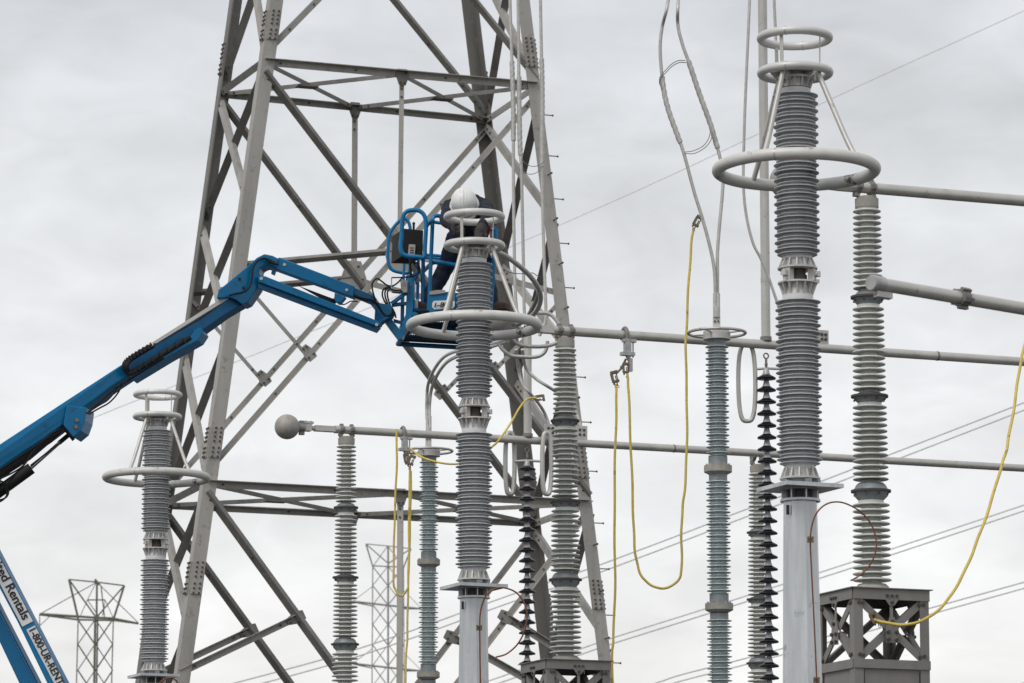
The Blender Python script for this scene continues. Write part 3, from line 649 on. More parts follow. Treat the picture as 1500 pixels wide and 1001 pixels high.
for (ya, yb, n_, k) in ((507, 671, 19, 0), (705, 873, 19, .6), (908, 1075, 19, 1.1)):
    mb = MB(); mb.lathe(axc, [[(W(13.5), zc_(ya - 9)), (W(13.5), zc_(ya + 1))]], 32); part('collar', mb, M_COUP, cvt)
    mb = MB(); mb.lathe(axc, shed_lines(zc_(ya), zc_(yb), n_, W(10.5 + k), W(17.2 + k), W(14 + k)), 40); part('shed_housing', mb, M_COMP, cvt)
    mb = MB(); mb.cyl(axc, W(14), zc_(yb + 11), zc_(yb - 1), 32, 0); mb.lathe(axc, [[(W(13), zc_(yb + 11)), (W(20.5), zc_(yb + 11.5))], [(W(20.5), zc_(yb + 11.5)), (W(20.5), zc_(yb + 21))], [(W(20.5), zc_(yb + 21)), (W(13), zc_(yb + 25))]], 36, 1)
    for j in range(10): a = j * pi / 5 + .2; mb.bolt(axc + Vector((cos(a), sin(a), 0)) * W(17) + UP * zc_(yb + 11.5), UP, W(1.5), W(2.4), 1)
    part('coupling', mb, [M_COUP, M_CAP], cvt)
mb = MB(); mb.cyl(axc, .14, .6, zc_(1098), 32); mb.box(axc + UP * .3, (U * .5, V * .4, UP * .3)); part('base_tank', mb, M_CAST, cvt)
YC1 = 51.3
t1 = P(628.5, 656, YC1); c1 = copy_tree(cvt); k1 = t1.z / cb.z; c1.location = (t1.x, t1.y, 0); c1.scale = (1, 1, 1); c1.location.z = t1.z - cb.z; c1['label'] = 'slim blue grey insulator column with thin ring, left of the central arrester'
c1['group'] = 'slim blue grey columns'

# ------------------------------------------------------------------ dark disc strings hanging from the buses
def on_bus(p, x):
    """point on the bus axis through p that shows at picture column x"""
    lo, hi = -6., 14.
    for _ in range(50):
        m_ = (lo + hi) / 2; q = p + U * m_ - CAM
        if 750 + F * q.x / (q.y * CP + q.z * SP) < x: lo = m_
        else: hi = m_
    return p + U * lo
def disc_string(top, n, pitch, rd, lab):
    t_ = thing('insulator_string', lab, 'insulator string', top, 'dark disc strings under the buses')
    mb = MB(); mb.ring(top - UP * .075, .028, .008, 20, 8, V); mb.tube([top - UP * .10, top - UP * .21], .013, 8); mb.ring(top - UP * .17, .022, .008, 16, 8, U); part('hook', mb, M_ALU_D, t_)
    z = -.21
    for i in range(n):
        c = top + UP * z
        mb = MB()
        mb.lathe(c, [[(.02, 0), (.026, -.003), (.036, -pitch * .35), (.048, -pitch * .62), (.046, -pitch * .72)]], 20, 0)
        mb.lathe(c, [[(.05, -pitch * .56), (rd * .62, -pitch * .64), (rd * .95, -pitch * .78), (rd, -pitch * .85)], [(rd, -pitch * .85), (rd * .97, -pitch * .94), (rd * .8, -pitch * .95), (rd * .55, -pitch * 1.0), (.03, -pitch * .97), (.02, -pitch * 1.0)]], 32, 1)
        part('disc', mb, [M_PIN, M_DISC], t_); z -= pitch
    return t_, top + UP * z
qB = on_bus(pM, 1122); qA = on_bus(pL, 772)
sB, eB = disc_string(qB - UP * RB, 29, 17.6 * S(qB.y), 14.2 * S(qB.y), 'dark navy disc string hanging from the middle bus, right')
sA, eA = disc_string(qA - UP * RB, 26, 15.0 * S(qA.y), 12.2 * S(qA.y), 'dark navy disc string hanging from the lowest bus, centre')
def race(name_parent, c, h, wdt, r, dirw, m=M_ALU):
    mb = MB(); pts = []
    for i in range(56):
        a = 2 * pi * i / 56; ca, sa = cos(a), sin(a)
        pts.append(c + dirw * wdt * math.copysign(abs(ca) ** .55, ca) + UP * (h + wdt) * math.copysign(abs(sa) ** .9, sa))
    mb.tube(pts, r, 10, True); part('corona_loop', mb, m, name_parent)
for (st_, q, xs, yt, yb, hw) in ((sB, qB, (1094, 1164), 505, 617, 12.5), (sA, qA, (747, 801), 634, 724, 7.5)):
    Yq = q.y; s_ = S(Yq)
    for x_ in xs:
        zt_, zb_ = Z(yt, Yq), Z(yb, Yq); c = P(x_, (yt + yb) / 2, Yq); r_ = hw * s_
        dw = Vector((1, 0, 0)) if hw > 10 else Vector((.9, .45, 0)).normalized()
        race(st_, c, (zt_ - zb_) / 2 - r_, r_, 3.4 * s_, dw)
        mb = MB(); zz = q.z - .26; mb.tube([Vector((q.x, q.y, zz)), Vector((c.x, c.y, zz - .01)) + (Vector((c.x, c.y, 0)) - Vector((q.x, q.y, 0))).normalized() * (-r_)], 1.9 * s_, 8); part('loop_arm', mb, M_ALU, st_)

# ------------------------------------------------------------------ vertical drop pipes
pipeB = thing('drop_pipe', 'vertical aluminium pipe standing on the middle bus behind the big arrester', 'pipe', qB + UP * RB, 'vertical pipes on the buses')
mb = MB(); q = P(1121, 400, qB.y); mb.cyl(Vector((q.x, q.y, 0)), .05, qB.z + RB, qB.z + 5.6, 24); part('tube', mb, M_ALU, pipeB)
mb = MB(); mb.cyl(Vector((q.x, q.y, 0)), .0525, Z(414, qB.y), Z(408, qB.y), 24); part('joint_sleeve', mb, M_ALU, pipeB)
mb = MB(); mb.cyl(Vector((q.x, q.y, 0)), .062, qB.z + RB - .01, qB.z + RB + .035, 24); part('foot_collar', mb, M_ALU_D, pipeB)
pipeA = thing('drop_pipe', 'short vertical pipe on the lowest bus beside the tower leg, centre', 'pipe', qA + UP * RB, 'vertical pipes on the buses')
q = P(773, 560, qA.y); mb = MB(); mb.cyl(Vector((q.x, q.y, 0)), .051, qA.z + RB, Z(492, qA.y), 24); part('tube', mb, M_ALU, pipeA)
mb = MB(); mb.cyl(Vector((q.x, q.y, 0)), .064, qA.z + RB - .01, qA.z + RB + .035, 24); part('foot_collar', mb, M_ALU_D, pipeA)

# brackets where conductors join the buses
def bracket(p, lab, w_=.075, h_=.085, holes=True):
    t_ = thing('terminal_bracket', lab, 'bracket', p, 'bolted terminal brackets on the buses')
    mb = MB(); mb.box(p, (U * w_, V * .012, UP * h_)); mb.box(p - UP * h_ + V * .04, (U * w_, V * .05, UP * .012)); part('plate', mb, M_CAST, t_)
    for i in (-1, 1):
        for j in (-1, 1):
            mb = MB(); mb.bolt(p + U * i * w_ * .38 + UP * j * h_ * .35 - V * .012, -V, .018, .012); part('bolt', mb, M_BOLT, t_)
q = on_bus(pL, 806); bracket(q + UP * (RB + .09) - V * .0, 'bolted bracket on the lowest bus, left of the porcelain insulator'); br1 = q + UP * (RB + .16)
q = on_bus(pL, 852); bracket(q + UP * (RB + .09), 'bolted bracket on the lowest bus, right of the porcelain insulator'); br2 = q + UP * (RB + .16)
q = on_bus(pM, 1206); bracket(q + UP * (RB + .075), 'bolted bracket on the middle bus beside the big arrester', .06, .075); br3 = q + UP * (RB + .13)

# ------------------------------------------------------------------ flexible conductors
def conductor(pts, r, lab, cat='cable', group='bare conductors', sleeve=None, sub=8, name='conductor', m=M_CABLE, ends=()):
    t_ = thing(name, lab, cat, pts[-1], group)
    mb = MB(); sp = spline(pts, sub); mb.tube(sp, r, 10); part('strand', mb, m, t_)
    if sleeve:
        a, b = sleeve; mb = MB(); sp2 = spline(sp[int(a * len(sp)):int(b * len(sp))], 4); mb.tube(sp2, r * 1.42, 18, False, 0, True, 5, 16., .13); part('armour_rod', mb, m, t_)
    for e_ in ends: part('lug', e_, M_CAST, t_)
    return t_
tj = P(1049.5, 474, YC)
jt = [(979, 0), (970, 40), (967, 70), (969, 104), (973, 136), (980, 164), (993, 200), (1002, 226), (1017, 282), (1027, 314), (1038.6, 356), (1046, 393), (1048, 432)]
pre = [P(985, -70, YC + 1.2)]
conductor(pre + px(jt, YC), W(2.6), 'left conductor of the twin dropper, meeting above the slim column', sleeve=(.33, .58))
jt = [(993.6, 0), (993, 36), (1000, 66), (1010, 94), (1024, 136), (1040, 180), (1046, 200), (1054, 228), (1059, 254), (1058, 286), (1054, 329), (1051, 371), (1051, 403), (1051, 432)]
conductor([P(998, -70, YC + 1.2)] + px(jt, YC + .03), W(2.6), 'right conductor of the twin dropper, meeting above the slim column', sleeve=(.28, .55))
term = thing('terminal_lug', 'twin compression terminal with two bolt holes above the slim column at right', 'terminal', tj, 'terminals above the slim columns')
mb = MB(); mb.tube(px([(1047.2, 430), (1047.2, 452)], YC), W(2.9), 12); mb.tube(px([(1052, 430), (1052, 452)], YC), W(2.9), 12); mb.tube(px([(1049.7, 450), (1049.7, 465)], YC), W(5.3), 16); mb.box(P(1049.7, 474, YC), (Vector((W(5.5), 0, 0)), Vector((0, .012, 0)), UP * W(9.8))); part('barrel', mb, M_CAST, term)
for dx in (-2.4, 2.4):
    mb = MB(); mb.bolt(P(1049.7 + dx, 471, YC - .013), Vector((0, -1, 0)), W(1.6), .012); part('bolt', mb, M_BOLT, term)
term2 = copy_tree(term); t2 = P(627.5, 646, YC1); term2.location = t2; term2['label'] = 'twin compression terminal above the slim column behind the lowest bus'
conductor(px([(742, 497, 42.6), (715, 505, 44.5), (664, 516, 48), (643, 531, 50), (628, 560, 51.1), (625.2, 590, 51.3), (625.6, 615, 51.3)]), .021, 'left cable of the pair arching down to the left slim column')
conductor(px([(744, 500, 42.6), (716, 509, 44.5), (668, 523, 48), (648, 538, 50), (634, 564, 51.1), (629.5, 590, 51.3), (629, 615, 51.3)]), .021, 'right cable of the pair arching down to the left slim column')
conductor(px([(1099, -70, 43.5), (1098, 0), (1092, 140), (1090, 200), (1089, 271), (1093.6, 318), (1103, 356), (1114, 378), (1124, 401), (1136, 436), (1150, 475), (1172, 503)], 43.3), W(2.3), 'pale conductor passing left of the drop pipe and behind the big arrester')
conductor(px([(1133, -70), (1134, 0), (1136, 45), (1140, 150), (1150, 300), (1168, 420), (1186, 480), (1198, 503)], 43.4), W(2.3), 'pale conductor running down behind the big arrester rings')
YD = qA.y + .2
conductor(px([(745, -70), (747, 0), (749.6, 80), (752, 160), (752, 260), (754, 400), (757, 455), (764, 492)], YD), .021, 'leftmost of three droppers in front of the right tower leg', sleeve=(.30, .52), group='three droppers by the tower')
conductor(px([(758, -70), (759, 0), (760, 100), (761.5, 200), (764, 260), (767, 400), (768, 455), (771, 492)], YD - .03), .021, 'middle of three droppers in front of the right tower leg', sleeve=(.30, .52), group='three droppers by the tower')
conductor(px([(790, -70), (791.6, 0), (793, 70), (794.5, 140), (794, 260), (797, 380), (799.6, 456), (797, 478), (790, 492)], YD), .021, 'rightmost of three droppers in front of the right tower leg', sleeve=(.28, .50), group='three droppers by the tower')
conductor(px([(756, 512, 50.8), (760, 544, 51), (766, 564, 51), (776, 576, 51), (788, 590, 51.2), (798, 606, 51.4), (806, 628, br1.y)]), .021, 'lower of two cables bending down to the bus by the tower', group='cables between the buses')
conductor(px([(765, 512, 50.8), (770, 538, 51), (784, 554, 51), (802, 566, 51), (816, 575, 51.3), (838, 592, 51.6), (852, 628, br2.y)]), .021, 'upper of two cables bending down behind the porcelain insulator', group='cables between the buses')
conductor(px([(722, 366, 39.4), (735, 372, 39.6), (748, 380, 39.8), (768, 396, 40.2), (781, 410, 40.6), (790, 425, 41), (792, 440, 41.4), (786, 455, 41.8), (774, 467, 42.2), (757, 476, 42.4)]), .026, 'thick jumper curving from the central arrester top to the bus ball', group='jumpers beside the basket')
conductor(px([(786, 420, 42), (788, 432, 42), (782, 448, 42.2), (775, 460, 42.3), (768, 470, 42.4)]), .021, 'short dark jumper inside the curve of the thick jumper', group='jumpers beside the basket', m=M_ALU_D)
conductor(px([(778, 459), (792, 458.5), (804, 460), (813, 467), (819, 477), (820, 488)], YPM + .1), .021, 'upper arm of the corona loop round the middle bus end', group='loops round the bus end')
conductor(px([(750, 495), (757, 503), (770, 507), (790, 508), (806, 506), (816, 502)], YPM - .25), .021, 'front arm of the corona loop round the middle bus end', group='loops round the bus end')
conductor(px([(730, 503), (737, 513), (748, 521), (765, 523), (785, 523), (796, 518), (801, 509), (802, 500)], YPM + .4), .021, 'lowest arm of the corona loop round the middle bus end', group='loops round the bus end')
# tie wires
def tie(path, Y, lab, r=.0045): 
    q = px(path, Y); mb = MB(); mb.tube(spline(q, 8), r, 6); solid('tie_wire', mb, M_ALU_D, lab, 'wire', q[0], 'thin tie wires')
tie([(1004, 89), (994, 89), (984, 94), (975, 103), (967, 113), (966, 122), (969, 128)], YC - .03, 'upper of two thin black wires joining the twin dropper at its armour')
tie([(1005, 92), (995, 92), (985, 97), (976, 106), (968, 115), (967, 124), (970, 131)], YC - .03, 'lower of two thin black wires joining the twin dropper at its armour')
tie([(1041, 191), (1038, 203), (1030, 214), (1016, 221), (1003, 223)], YC - .03, 'inner thin wire bowing between the twin droppers')
tie([(1044, 193), (1041, 206), (1032, 217), (1017, 225), (1004, 225)], YC - .03, 'outer thin wire bowing between the twin droppers')
tie([(764, 234), (770, 240), (780, 244), (790, 242), (798, 236)], YD - .08, 'upper thin wire slung between the tower droppers')
tie([(766, 252), (776, 255.5), (786, 253), (794, 246)], YD - .08, 'lower thin wire slung between the tower droppers')
tie([(738, 395), (746, 399), (758, 401), (772, 401), (780, 400), (785, 403), (790, 406)], 40.4, 'thin wire with an eye beside the thick jumper')

# ------------------------------------------------------------------ yellow earthing leads and their clamps
def lead(path, lab, Y=None):
    q = px(path, Y); sp = spline(q, 8)
    for k_ in range(2, len(sp) - 2): sp[k_] = sp[k_] + Vector((sin(k_ * .61 + len(sp)) * .003 + sin(k_ * .23) * .004, cos(k_ * .5) * .004, 0))
    mb = MB(); mb.tube(sp, .0132, 8); return solid('earthing_lead', mb, M_YEL, lab, 'earthing lead', q[0], 'yellow earthing leads')
YG = 42.9
lead([(1016, 333), (1013, 350), (1010, 400), (1006.5, 470), (1004, 520), (1006, 590), (1006.5, 660), (1003, 715), (999, 748), (998.5, 790), (999, 830), (993, 850), (980, 860), (968, 862), (953, 857), (940, 845), (933, 822), (929, 790), (926.5, 740), (924.5, 660), (921.5, 580), (919, 548)], 'yellow lead hanging in a deep loop from the twin dropper to the middle bus', 42.2)
lead([(902, 563), (902.5, 590), (901.5, 660), (900.5, 760), (900.5, 850), (898.5, 930), (897.5, 960), (897, 1040)], 'yellow lead hanging straight down from the clamp on the middle bus', YG)
lead([(581, 629), (580.6, 680), (579, 740), (577.5, 800), (576, 850), (580, 866), (588, 873), (595, 866), (598, 850), (599.5, 800), (599.5, 740), (600, 690), (599, 682)], 'yellow lead in a long narrow loop below the lowest bus', 50.4)
lead([(602, 690), (601, 740), (600, 800), (598, 860), (596.5, 920), (595, 960), (593.5, 1040)], 'yellow lead falling out of the picture beside the narrow yellow loop', 50.5)
lead([(597, 655, 50.3), (606, 662, 50.3), (616, 669, 50.2), (638, 676.5, 50), (665, 680, 50), (692, 674, 50), (717, 658, 50), (734, 641, 50), (751, 614, 50.4), (767, 590, 50.6), (776, 584, 50.7), (786, 583, 50.7)], 'yellow lead slung behind the central arrester up to the tower cables')
lead([(1281, 908, 34.6), (1295, 912, 34.5), (1325, 915.5, 34.4), (1352, 909, 34.4), (1377, 891, 34.6), (1398, 864, 34.8), (1417, 830, 35), (1432, 790, 35.2), (1449, 742, 35.4), (1466, 688, 35.6), (1473, 665, 35.7), (1478, 635, 35.8), (1488, 580, 36), (1495, 535, 36.2), (1502, 500, 36.4), (1510, 450, 36.6)], 'yellow lead rising from the right lattice stand to the right edge')
def gclamp(p, size, ang, lab, m=M_BRONZE):
    """screw clamp: C-shaped jaw, screw with eye, cable ferrule"""
    t_ = thing('earth_clamp', lab, 'clamp', p, 'bronze earthing clamps'); c_, s_ = cos(ang), sin(ang)
    X = Vector((c_, 0, s_)); Yv = Vector((0, 1, 0)); Zv = Vector((-s_, 0, c_)); k = size
    mb = MB(); mb.box(p + Zv * k * .9, (X * k * .66, Yv * k * .45, Zv * k * .26)); mb.box(p - X * k * .5, (X * k * .24, Yv * k * .42, Zv * k * .8)); mb.box(p - Zv * k * .75, (X * k * .58, Yv * k * .45, Zv * k * .2)); mb.box(p + X * k * .36 + Zv * k * .1, (X * k * .1, Yv * k * .3, Zv * k * .7)); part('jaw', mb, m, t_)
    mb = MB(); mb.tube([p - Zv * k * 1.6 + X * k * .1, p + Zv * k * .3 + X * k * .1], k * .1, 8); mb.ring(p - Zv * k * 1.75 + X * k * .1, k * .2, k * .06, 16, 6, Yv); part('screw', mb, M_ALU_D, t_)
    mb = MB(); mb.tube([p - X * k * .45 - Zv * k * 1.3, p - X * k * .45 - Zv * k * .6], k * .17, 10); part('ferrule', mb, m, t_)
    return t_
g2_ = gclamp(P(901, 553, YG), W(8.5), .25, 'bronze clamp on the straight yellow lead under the middle bus')
mb = MB(); mb.tube(px([(903, 547), (909, 541), (913, 534), (917, 526)], YG), W(1.8), 8); mb.sphere(P(911, 538, YG), W(3), 10); part('swivel_arm', mb, M_ALU_D, g2_)
gclamp(P(1022, 325, 42.1), W(8), -.5, 'bronze clamp gripping the left conductor of the twin dropper')
gclamp(P(917, 540, YG), W(7.5), .05, 'bronze clamp ending the deep yellow loop under the middle bus')
gclamp(P(596, 672, 50.5), W(8), .2, 'left of two bronze clamps under the lowest bus')
gclamp(P(603, 675, 50.3), W(8.5), -.3, 'right of two bronze clamps under the lowest bus')
gclamp(P(790, 584, 50.8), W(8.5), -1.4, 'bronze clamp joining yellow lead and tower cables')
gclamp(P(1281, 906, 34.6), W(6.5), .5, 'bronze clamp fixing the yellow lead to the right lattice stand')
def busclamp(q, lab, k):
    t_ = thing('bus_grip', lab, 'clamp', q, 'live line grips hooked over the buses')
    mb = MB(); pts = [q + V * 0 - U * 0 + (Vector((-cos(a), 0, sin(a)))) * 0 for a in ()]
    arc = [q - V * RB * 1.4 * cos(a) + UP * RB * 1.5 * sin(a) for a in [pi * i / 10 for i in range(11)]]
    mb.tube([q - V * RB * 1.5 - UP * k * 1.2] + arc + [q + V * RB * 1.4 - UP * k * .5], .022, 8); part('hook', mb, M_ALU_D, t_)
    c = q - V * RB * 1.5 - UP * k * 1.6
    mb = MB(); mb.box(c, (U * .035, V * .03, UP * k * .75)); mb.box(c - UP * k * .95, (U * .075, V * .035, UP * .018)); mb.box(c + UP * k * .75 + U * .02, (U * .075, V * .03, UP * .016)); mb.tube([c + U * .065 + UP * k * .8, c + U * .065 - UP * k * 1.35], .008, 6); part('screw_body', mb, M_PIN, t_)
    mb = MB(); mb.tube([c - UP * k * .95, c - UP * k * 2.1 + U * .03], [.03, .014], 8); mb.box(c - UP * k * 2.3 + U * .035, (U * .018, V * .018, UP * .07)); part('stem', mb, M_PIN, t_)
busclamp(on_bus(pM, 915), 'silver grip hooked over the middle bus above the yellow leads', .085)
busclamp(on_bus(pL, 590), 'dark grip hooked over the lowest bus above the yellow leads', .085)

# ------------------------------------------------------------------ boom lift
YB = 40.55
def zb_(x): return YB + (x - 560) * .004 if x < 560 else YB          # the boom comes a little nearer to the left
def B(x, y, d=0.): return P(x, y, zb_(x) + d)
lift = thing('boom_lift', 'blue articulated boom lift reaching up from lower left to the central arrester', 'boom lift', Vector((-5.2, 39.5, 0)))
DY = Vector((.12, 1, 0)).normalized()
def slab(name, poly, depth, m=M_BLUE, d0=0., par=None, label=None):
    mb = MB(); mb.prism([B(x, y, d0) for x, y in poly][::-1], DY * depth); return part(name, mb, m, par or lift, label)
def bev_beam(name, poly, depth, m=M_BLUE, d0=0., bev=.02, par=None):
    """box beam with softened edges"""
    o = slab(name, poly, depth, m, d0, par); md = o.modifiers.new('bevel', 'BEVEL'); md.width = bev; md.segments = 3; md.limit_method = 'ANGLE'; return o
main = bev_beam('main_boom', [(-160, 743), (0, 650), (96, 587), (179, 533), (189, 551), (166, 566), (125, 596), (93, 622), (64, 644), (38, 660), (0, 687), (-160, 778)], .30)
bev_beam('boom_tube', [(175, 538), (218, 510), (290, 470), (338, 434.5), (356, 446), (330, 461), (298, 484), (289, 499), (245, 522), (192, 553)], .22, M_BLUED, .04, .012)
bev_beam('boom_sheath', [(186, 549), (278, 494), (286, 483), (294, 480), (298, 487), (290, 499), (245, 524), (192, 556)], .28, M_BLUE, .0, .008)
slab('hose_tray', [(221, 503), (270, 472), (333, 432), (339, 433.5), (336, 437), (229, 503)], .2, M_WSTRIP, .03)
mb = MB(); pth = spline([B(x_, y_, -.06) for x_, y_ in [(224, 506), (205, 517), (190, 527), (184.5, 535), (186, 544), (192, 546), (204, 540), (240, 518), (278, 495)]], 10)
mb.tube(pth, 4.2 * S(YB), 8, False, 0, True); part('hose_track', mb, M_BLACK, lift)
for i in range(0, len(pth) - 1, 3):
    mb = MB(); d = (pth[i + 1] - pth[i]).normalized(); n_ = d.cross(DY); mb.box(pth[i] - DY * .02, (d * .010, DY * .02, n_ * .031)); part('track_link', mb, M_BLACK, lift)
mb = MB(); c = B(222, 505.5, -.06); mb.cyl(c, 3.4 * S(YB), 0, .03, 20, 0, -DY); mb.cyl(c - DY * .03, 1.4 * S(YB), 0, .006, 12, 1, -DY); part('roller', mb, [M_WSTRIP, M_BLACK], lift)
br = bev_beam('lift_bracket', [(97.5, 594), (127, 597), (124.5, 616), (119, 631), (107, 641), (92.5, 623)], .34, M_BLUE, -.03, .01)
mb = MB()
for x, y in ((113, 616), (112, 626)): mb.cyl(B(x, y, -.035), 2.8 * S(YB), 0, .02, 10, 0, -DY)
part('pivot_pin', mb, M_BRONZE, br)
mb = MB(); mb.tube(px([(-160, 836), (46, 686)], zb_(0) + .12), 8.7 * S(zb_(0)), 20); part('cylinder_barrel', mb, M_BLACK, lift)
mb = MB(); mb.tube(px([(42, 689), (88, 648)], zb_(60) + .12), 2.5 * S(YB), 12); part('cylinder_rod', mb, M_CHROME, lift)
mb = MB(); mb.tube(px([(86, 649.5), (101, 637)], zb_(90) + .12), 3.3 * S(YB), 12); mb.bar(B(92, 622, .1), B(107, 641, .1), DY, .25, 4.5 * S(YB)); part('rod_end', mb, M_BLACK, lift)
def hose(path, r, d=0., label=None, m=M_BLACK):
    mb = MB(); mb.tube(spline([B(q[0], q[1], d) for q in path], 8), r * S(YB), 8); return part('hose', mb, m, lift)
for pth_ in ([(178, 560), (170, 572), (158, 586), (145, 594), (128, 605)], [(180, 562), (172, 577), (160, 590), (146, 598), (130, 607)], [(168, 570), (150, 586), (127, 606)], [(240, 525), (208, 545), (180, 562), (168, 569)],
             [(94, 630), (76, 639), (64, 646), (48, 662), (38, 678), (28, 687), (12, 696), (-30, 715)], [(92, 628), (78, 634), (66, 643), (50, 655), (30, 668), (0, 688)], [(89, 647), (68, 664), (45, 682)],
             [(-20, 700), (4, 706), (11, 716), (12, 724), (5, 731), (-20, 737)], [(-20, 703), (2, 708), (9, 718), (9, 727), (0, 735), (-20, 739)]): hose(pth_, 1.2, -.02)
mb = MB(); mb.prism([B(x, y, .02) for x, y in ((92, 624), (64, 645), (38, 661), (0, 688), (-20, 702), (-20, 712), (6, 692), (40, 670), (66, 648))][::-1], DY * .15); part('cable_guard', mb, M_BLACK, lift)
# knuckle and jib
kn = bev_beam('knuckle', [(317, 438), (320, 424), (328, 418.5), (366, 387), (376, 377.5), (387, 372), (399, 374.5), (408, 379), (404, 393), (388, 389), (380.5, 393), (379, 401), (383, 406), (378, 421), (363, 443), (355, 447), (346, 440), (336, 436)], .26, M_BLUE, -.02, .012)
mb = MB()
for x, y in ((351, 409), (357, 422), (381, 406)): mb.cyl(B(x, y, -.022), 2.0 * S(YB), 0, .012, 12, 0, -DY)
part('pivot_pin', mb, M_BLACK, kn)
for o_ in (0, 1.6, 3.0): hose([(336, 433), (345, 430.5), (357, 428), (366, 420), (369.5, 405), (371, 392), (377, 383), (387, 378.5), (397, 382 + o_), (408, 388)], 1.35, -.05 - o_ * .008)
bev_beam('jib_beam', [(408, 376.5), (520, 419.5), (516.5, 436), (402.5, 394.5)], .17, M_BLUE, .02, .012)
mb = MB()
for x, y in ((417, 388), (508, 425)): mb.cyl(B(x, y, .018), 2.2 * S(YB), 0, .012, 12, 0, -DY)
for x, y in ((383, 408.5), (552, 476)): mb.cyl(B(x, y, -.085), 2.4 * S(YB), 0, .014, 12, 0, -DY)
part('pivot_pin', mb, M_PIN, lift)
bev_beam('jib_tip', [(518, 421), (549, 434), (551, 441), (546, 446), (516, 433.5)], .13, M_BLUED, .04, .008)
bev_beam('jib_link', [(378.5, 404), (388, 404.5), (558, 472), (557, 477), (551, 478), (378, 413)], .12, M_BLUE, -.08, .008)
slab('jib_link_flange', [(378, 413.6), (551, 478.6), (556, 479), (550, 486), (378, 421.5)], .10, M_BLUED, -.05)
slab('jib_cylinder', [(438, 419), (470, 431), (494, 440), (488, 444), (470, 437)], .06, M_BLACK, .05)
bev_beam('cylinder_lug', [(490, 429), (506, 435), (499, 443.5), (492, 443), (489.5, 437)], .10, M_BLUE, -.0, .006)
slab('jib_lug', [(399, 393), (404, 395), (401.5, 403), (397, 401)], .05, M_BLUED)
hose([(496, 446), (505, 446), (514, 441.5), (524, 442)], .9, -.02)
for o_ in (0, 1.5): hose([(518, 432 + o_), (530, 437 + o_), (545, 440 + o_), (553, 446 + o_), (560, 458), (567, 463), (574, 460 - o_), (575, 452)], 1.6, -.06)
# rotator and platform mount
bev_beam('platform_rotator', [(546, 440), (556, 444), (572, 446), (577, 456), (571, 466), (561, 470), (556, 474), (548, 468), (549, 455)], .16, M_BLUED, .0, .012)
bev_beam('mount_arm', [(562, 466), (570, 464), (591, 490), (589, 497), (583, 498)], .10, M_BLUE, .1, .006)
bev_beam('platform_mast', [(596.5, 408), (606.5, 408), (605.5, 452), (602.5, 470), (590, 492), (583, 499), (582, 492), (594, 462)], .12, M_BLUE, .14, .006)
bev_beam('mast_rail', [(587, 425), (591.5, 425), (590, 492), (586, 495)], .07, M_BLUE, .22, .005)
slab('mast_brace', [(571, 443), (596, 425), (596, 430), (575, 446)], .05, M_BLUE, .12)
slab('mast_brace', [(573, 444), (598, 442), (598, 446), (574, 449)], .05, M_BLUED, .16)
slab('mast_brace', [(576, 467), (594, 472), (593, 476), (577, 472)], .05, M_BLUED, .18)
slab('valve_block', [(586, 410), (597, 411), (596, 428), (588, 429)], .08, M_PANEL, .06)
for pth_ in ([(545, 416), (548, 411), (553, 408.5), (560, 413), (567, 418), (575, 419), (583, 414), (590, 406)], [(545, 416), (545.5, 424), (548, 434), (551, 442)], [(569, 420), (562, 424), (560, 432), (563, 441), (567, 448), (569, 456)], [(571, 420), (565, 425), (564, 433), (567, 443), (572, 453)], [(573, 421), (568, 427), (568, 436), (572, 448), (578, 458), (580, 466)], [(572, 424), (580, 426), (588, 425)], [(574, 428), (582, 429), (590, 427)], [(566, 444), (571, 452), (574, 462)]): hose(pth_, 1.25, .02)
hose([(573.5, 407), (573.5, 423)], .8, .0, m=M_PANEL); hose([(573.5, 407), (590, 406.5), (604, 405.5)], 1.0, .0, m=M_BLACK)
# platform: floor, toe board, rails
bk = lift
zf = P(608, 455, 40.650).z
NLc, NRc, FLc, FRc = PZ(607, 456, zf), PZ(718, 452, zf), PZ(583, 500, zf), PZ(690, 506, zf)
def fl(a, b): return NLc * (1 - a) * (1 - b) + NRc * a * (1 - b) + FLc * (1 - a) * b + FRc * a * b
def quad(name, corners, th, m, par=None):
    mb = MB(); mb.prism([fl(a, b) for a, b in corners], UP * th); return part(name, mb, m, par or lift)
# open grating bays leave sky showing through the floor
bays = [(x0_, y0_, x1_, y1_) for x0_, x1_ in ((.10, .30), (.36, .56), (.64, .88)) for y0_, y1_ in ((.12, .44), (.52, .86))]
xs_ = [0, .10, .30, .36, .56, .64, .88, 1]; 
for a0, a1 in ((0, .10), (.30, .36), (.56, .64), (.88, 1)): quad('floor_panel', [(a0, 0), (a1, 0), (a1, 1), (a0, 1)], .03, M_FLOOR)
for a0, a1 in ((.10, .30), (.36, .56), (.64, .88)):
    for b0, b1 in ((0, .12), (.44, .52), (.86, 1)): quad('floor_panel', [(a0 + .0005, b0), (a1 - .0005, b0), (a1 - .0005, b1), (a0 + .0005, b1)], .03, M_FLOOR)
for a0, b0, a1, b1 in bays:
    mb = MB()
    for i in range(-3, 9):
        p0 = (i / 8.) + .04; pts = []
        for t in (0, 1):
            f_ = p0 + t * .35
            pts.append((a0 + (a1 - a0) * min(1, max(0, f_)), b0 + (b1 - b0) * t))
        if pts[0][0] < a1 - 1e-4 or pts[1][0] > a0 + 1e-4:
            if abs(pts[0][0] - pts[1][0]) < 1e-3: continue
            mb.bar(fl(*pts[0]) + UP * .015, fl(*pts[1]) + UP * .015, UP, .02, .007)
    part('floor_grating', mb, M_FLOOR, lift)
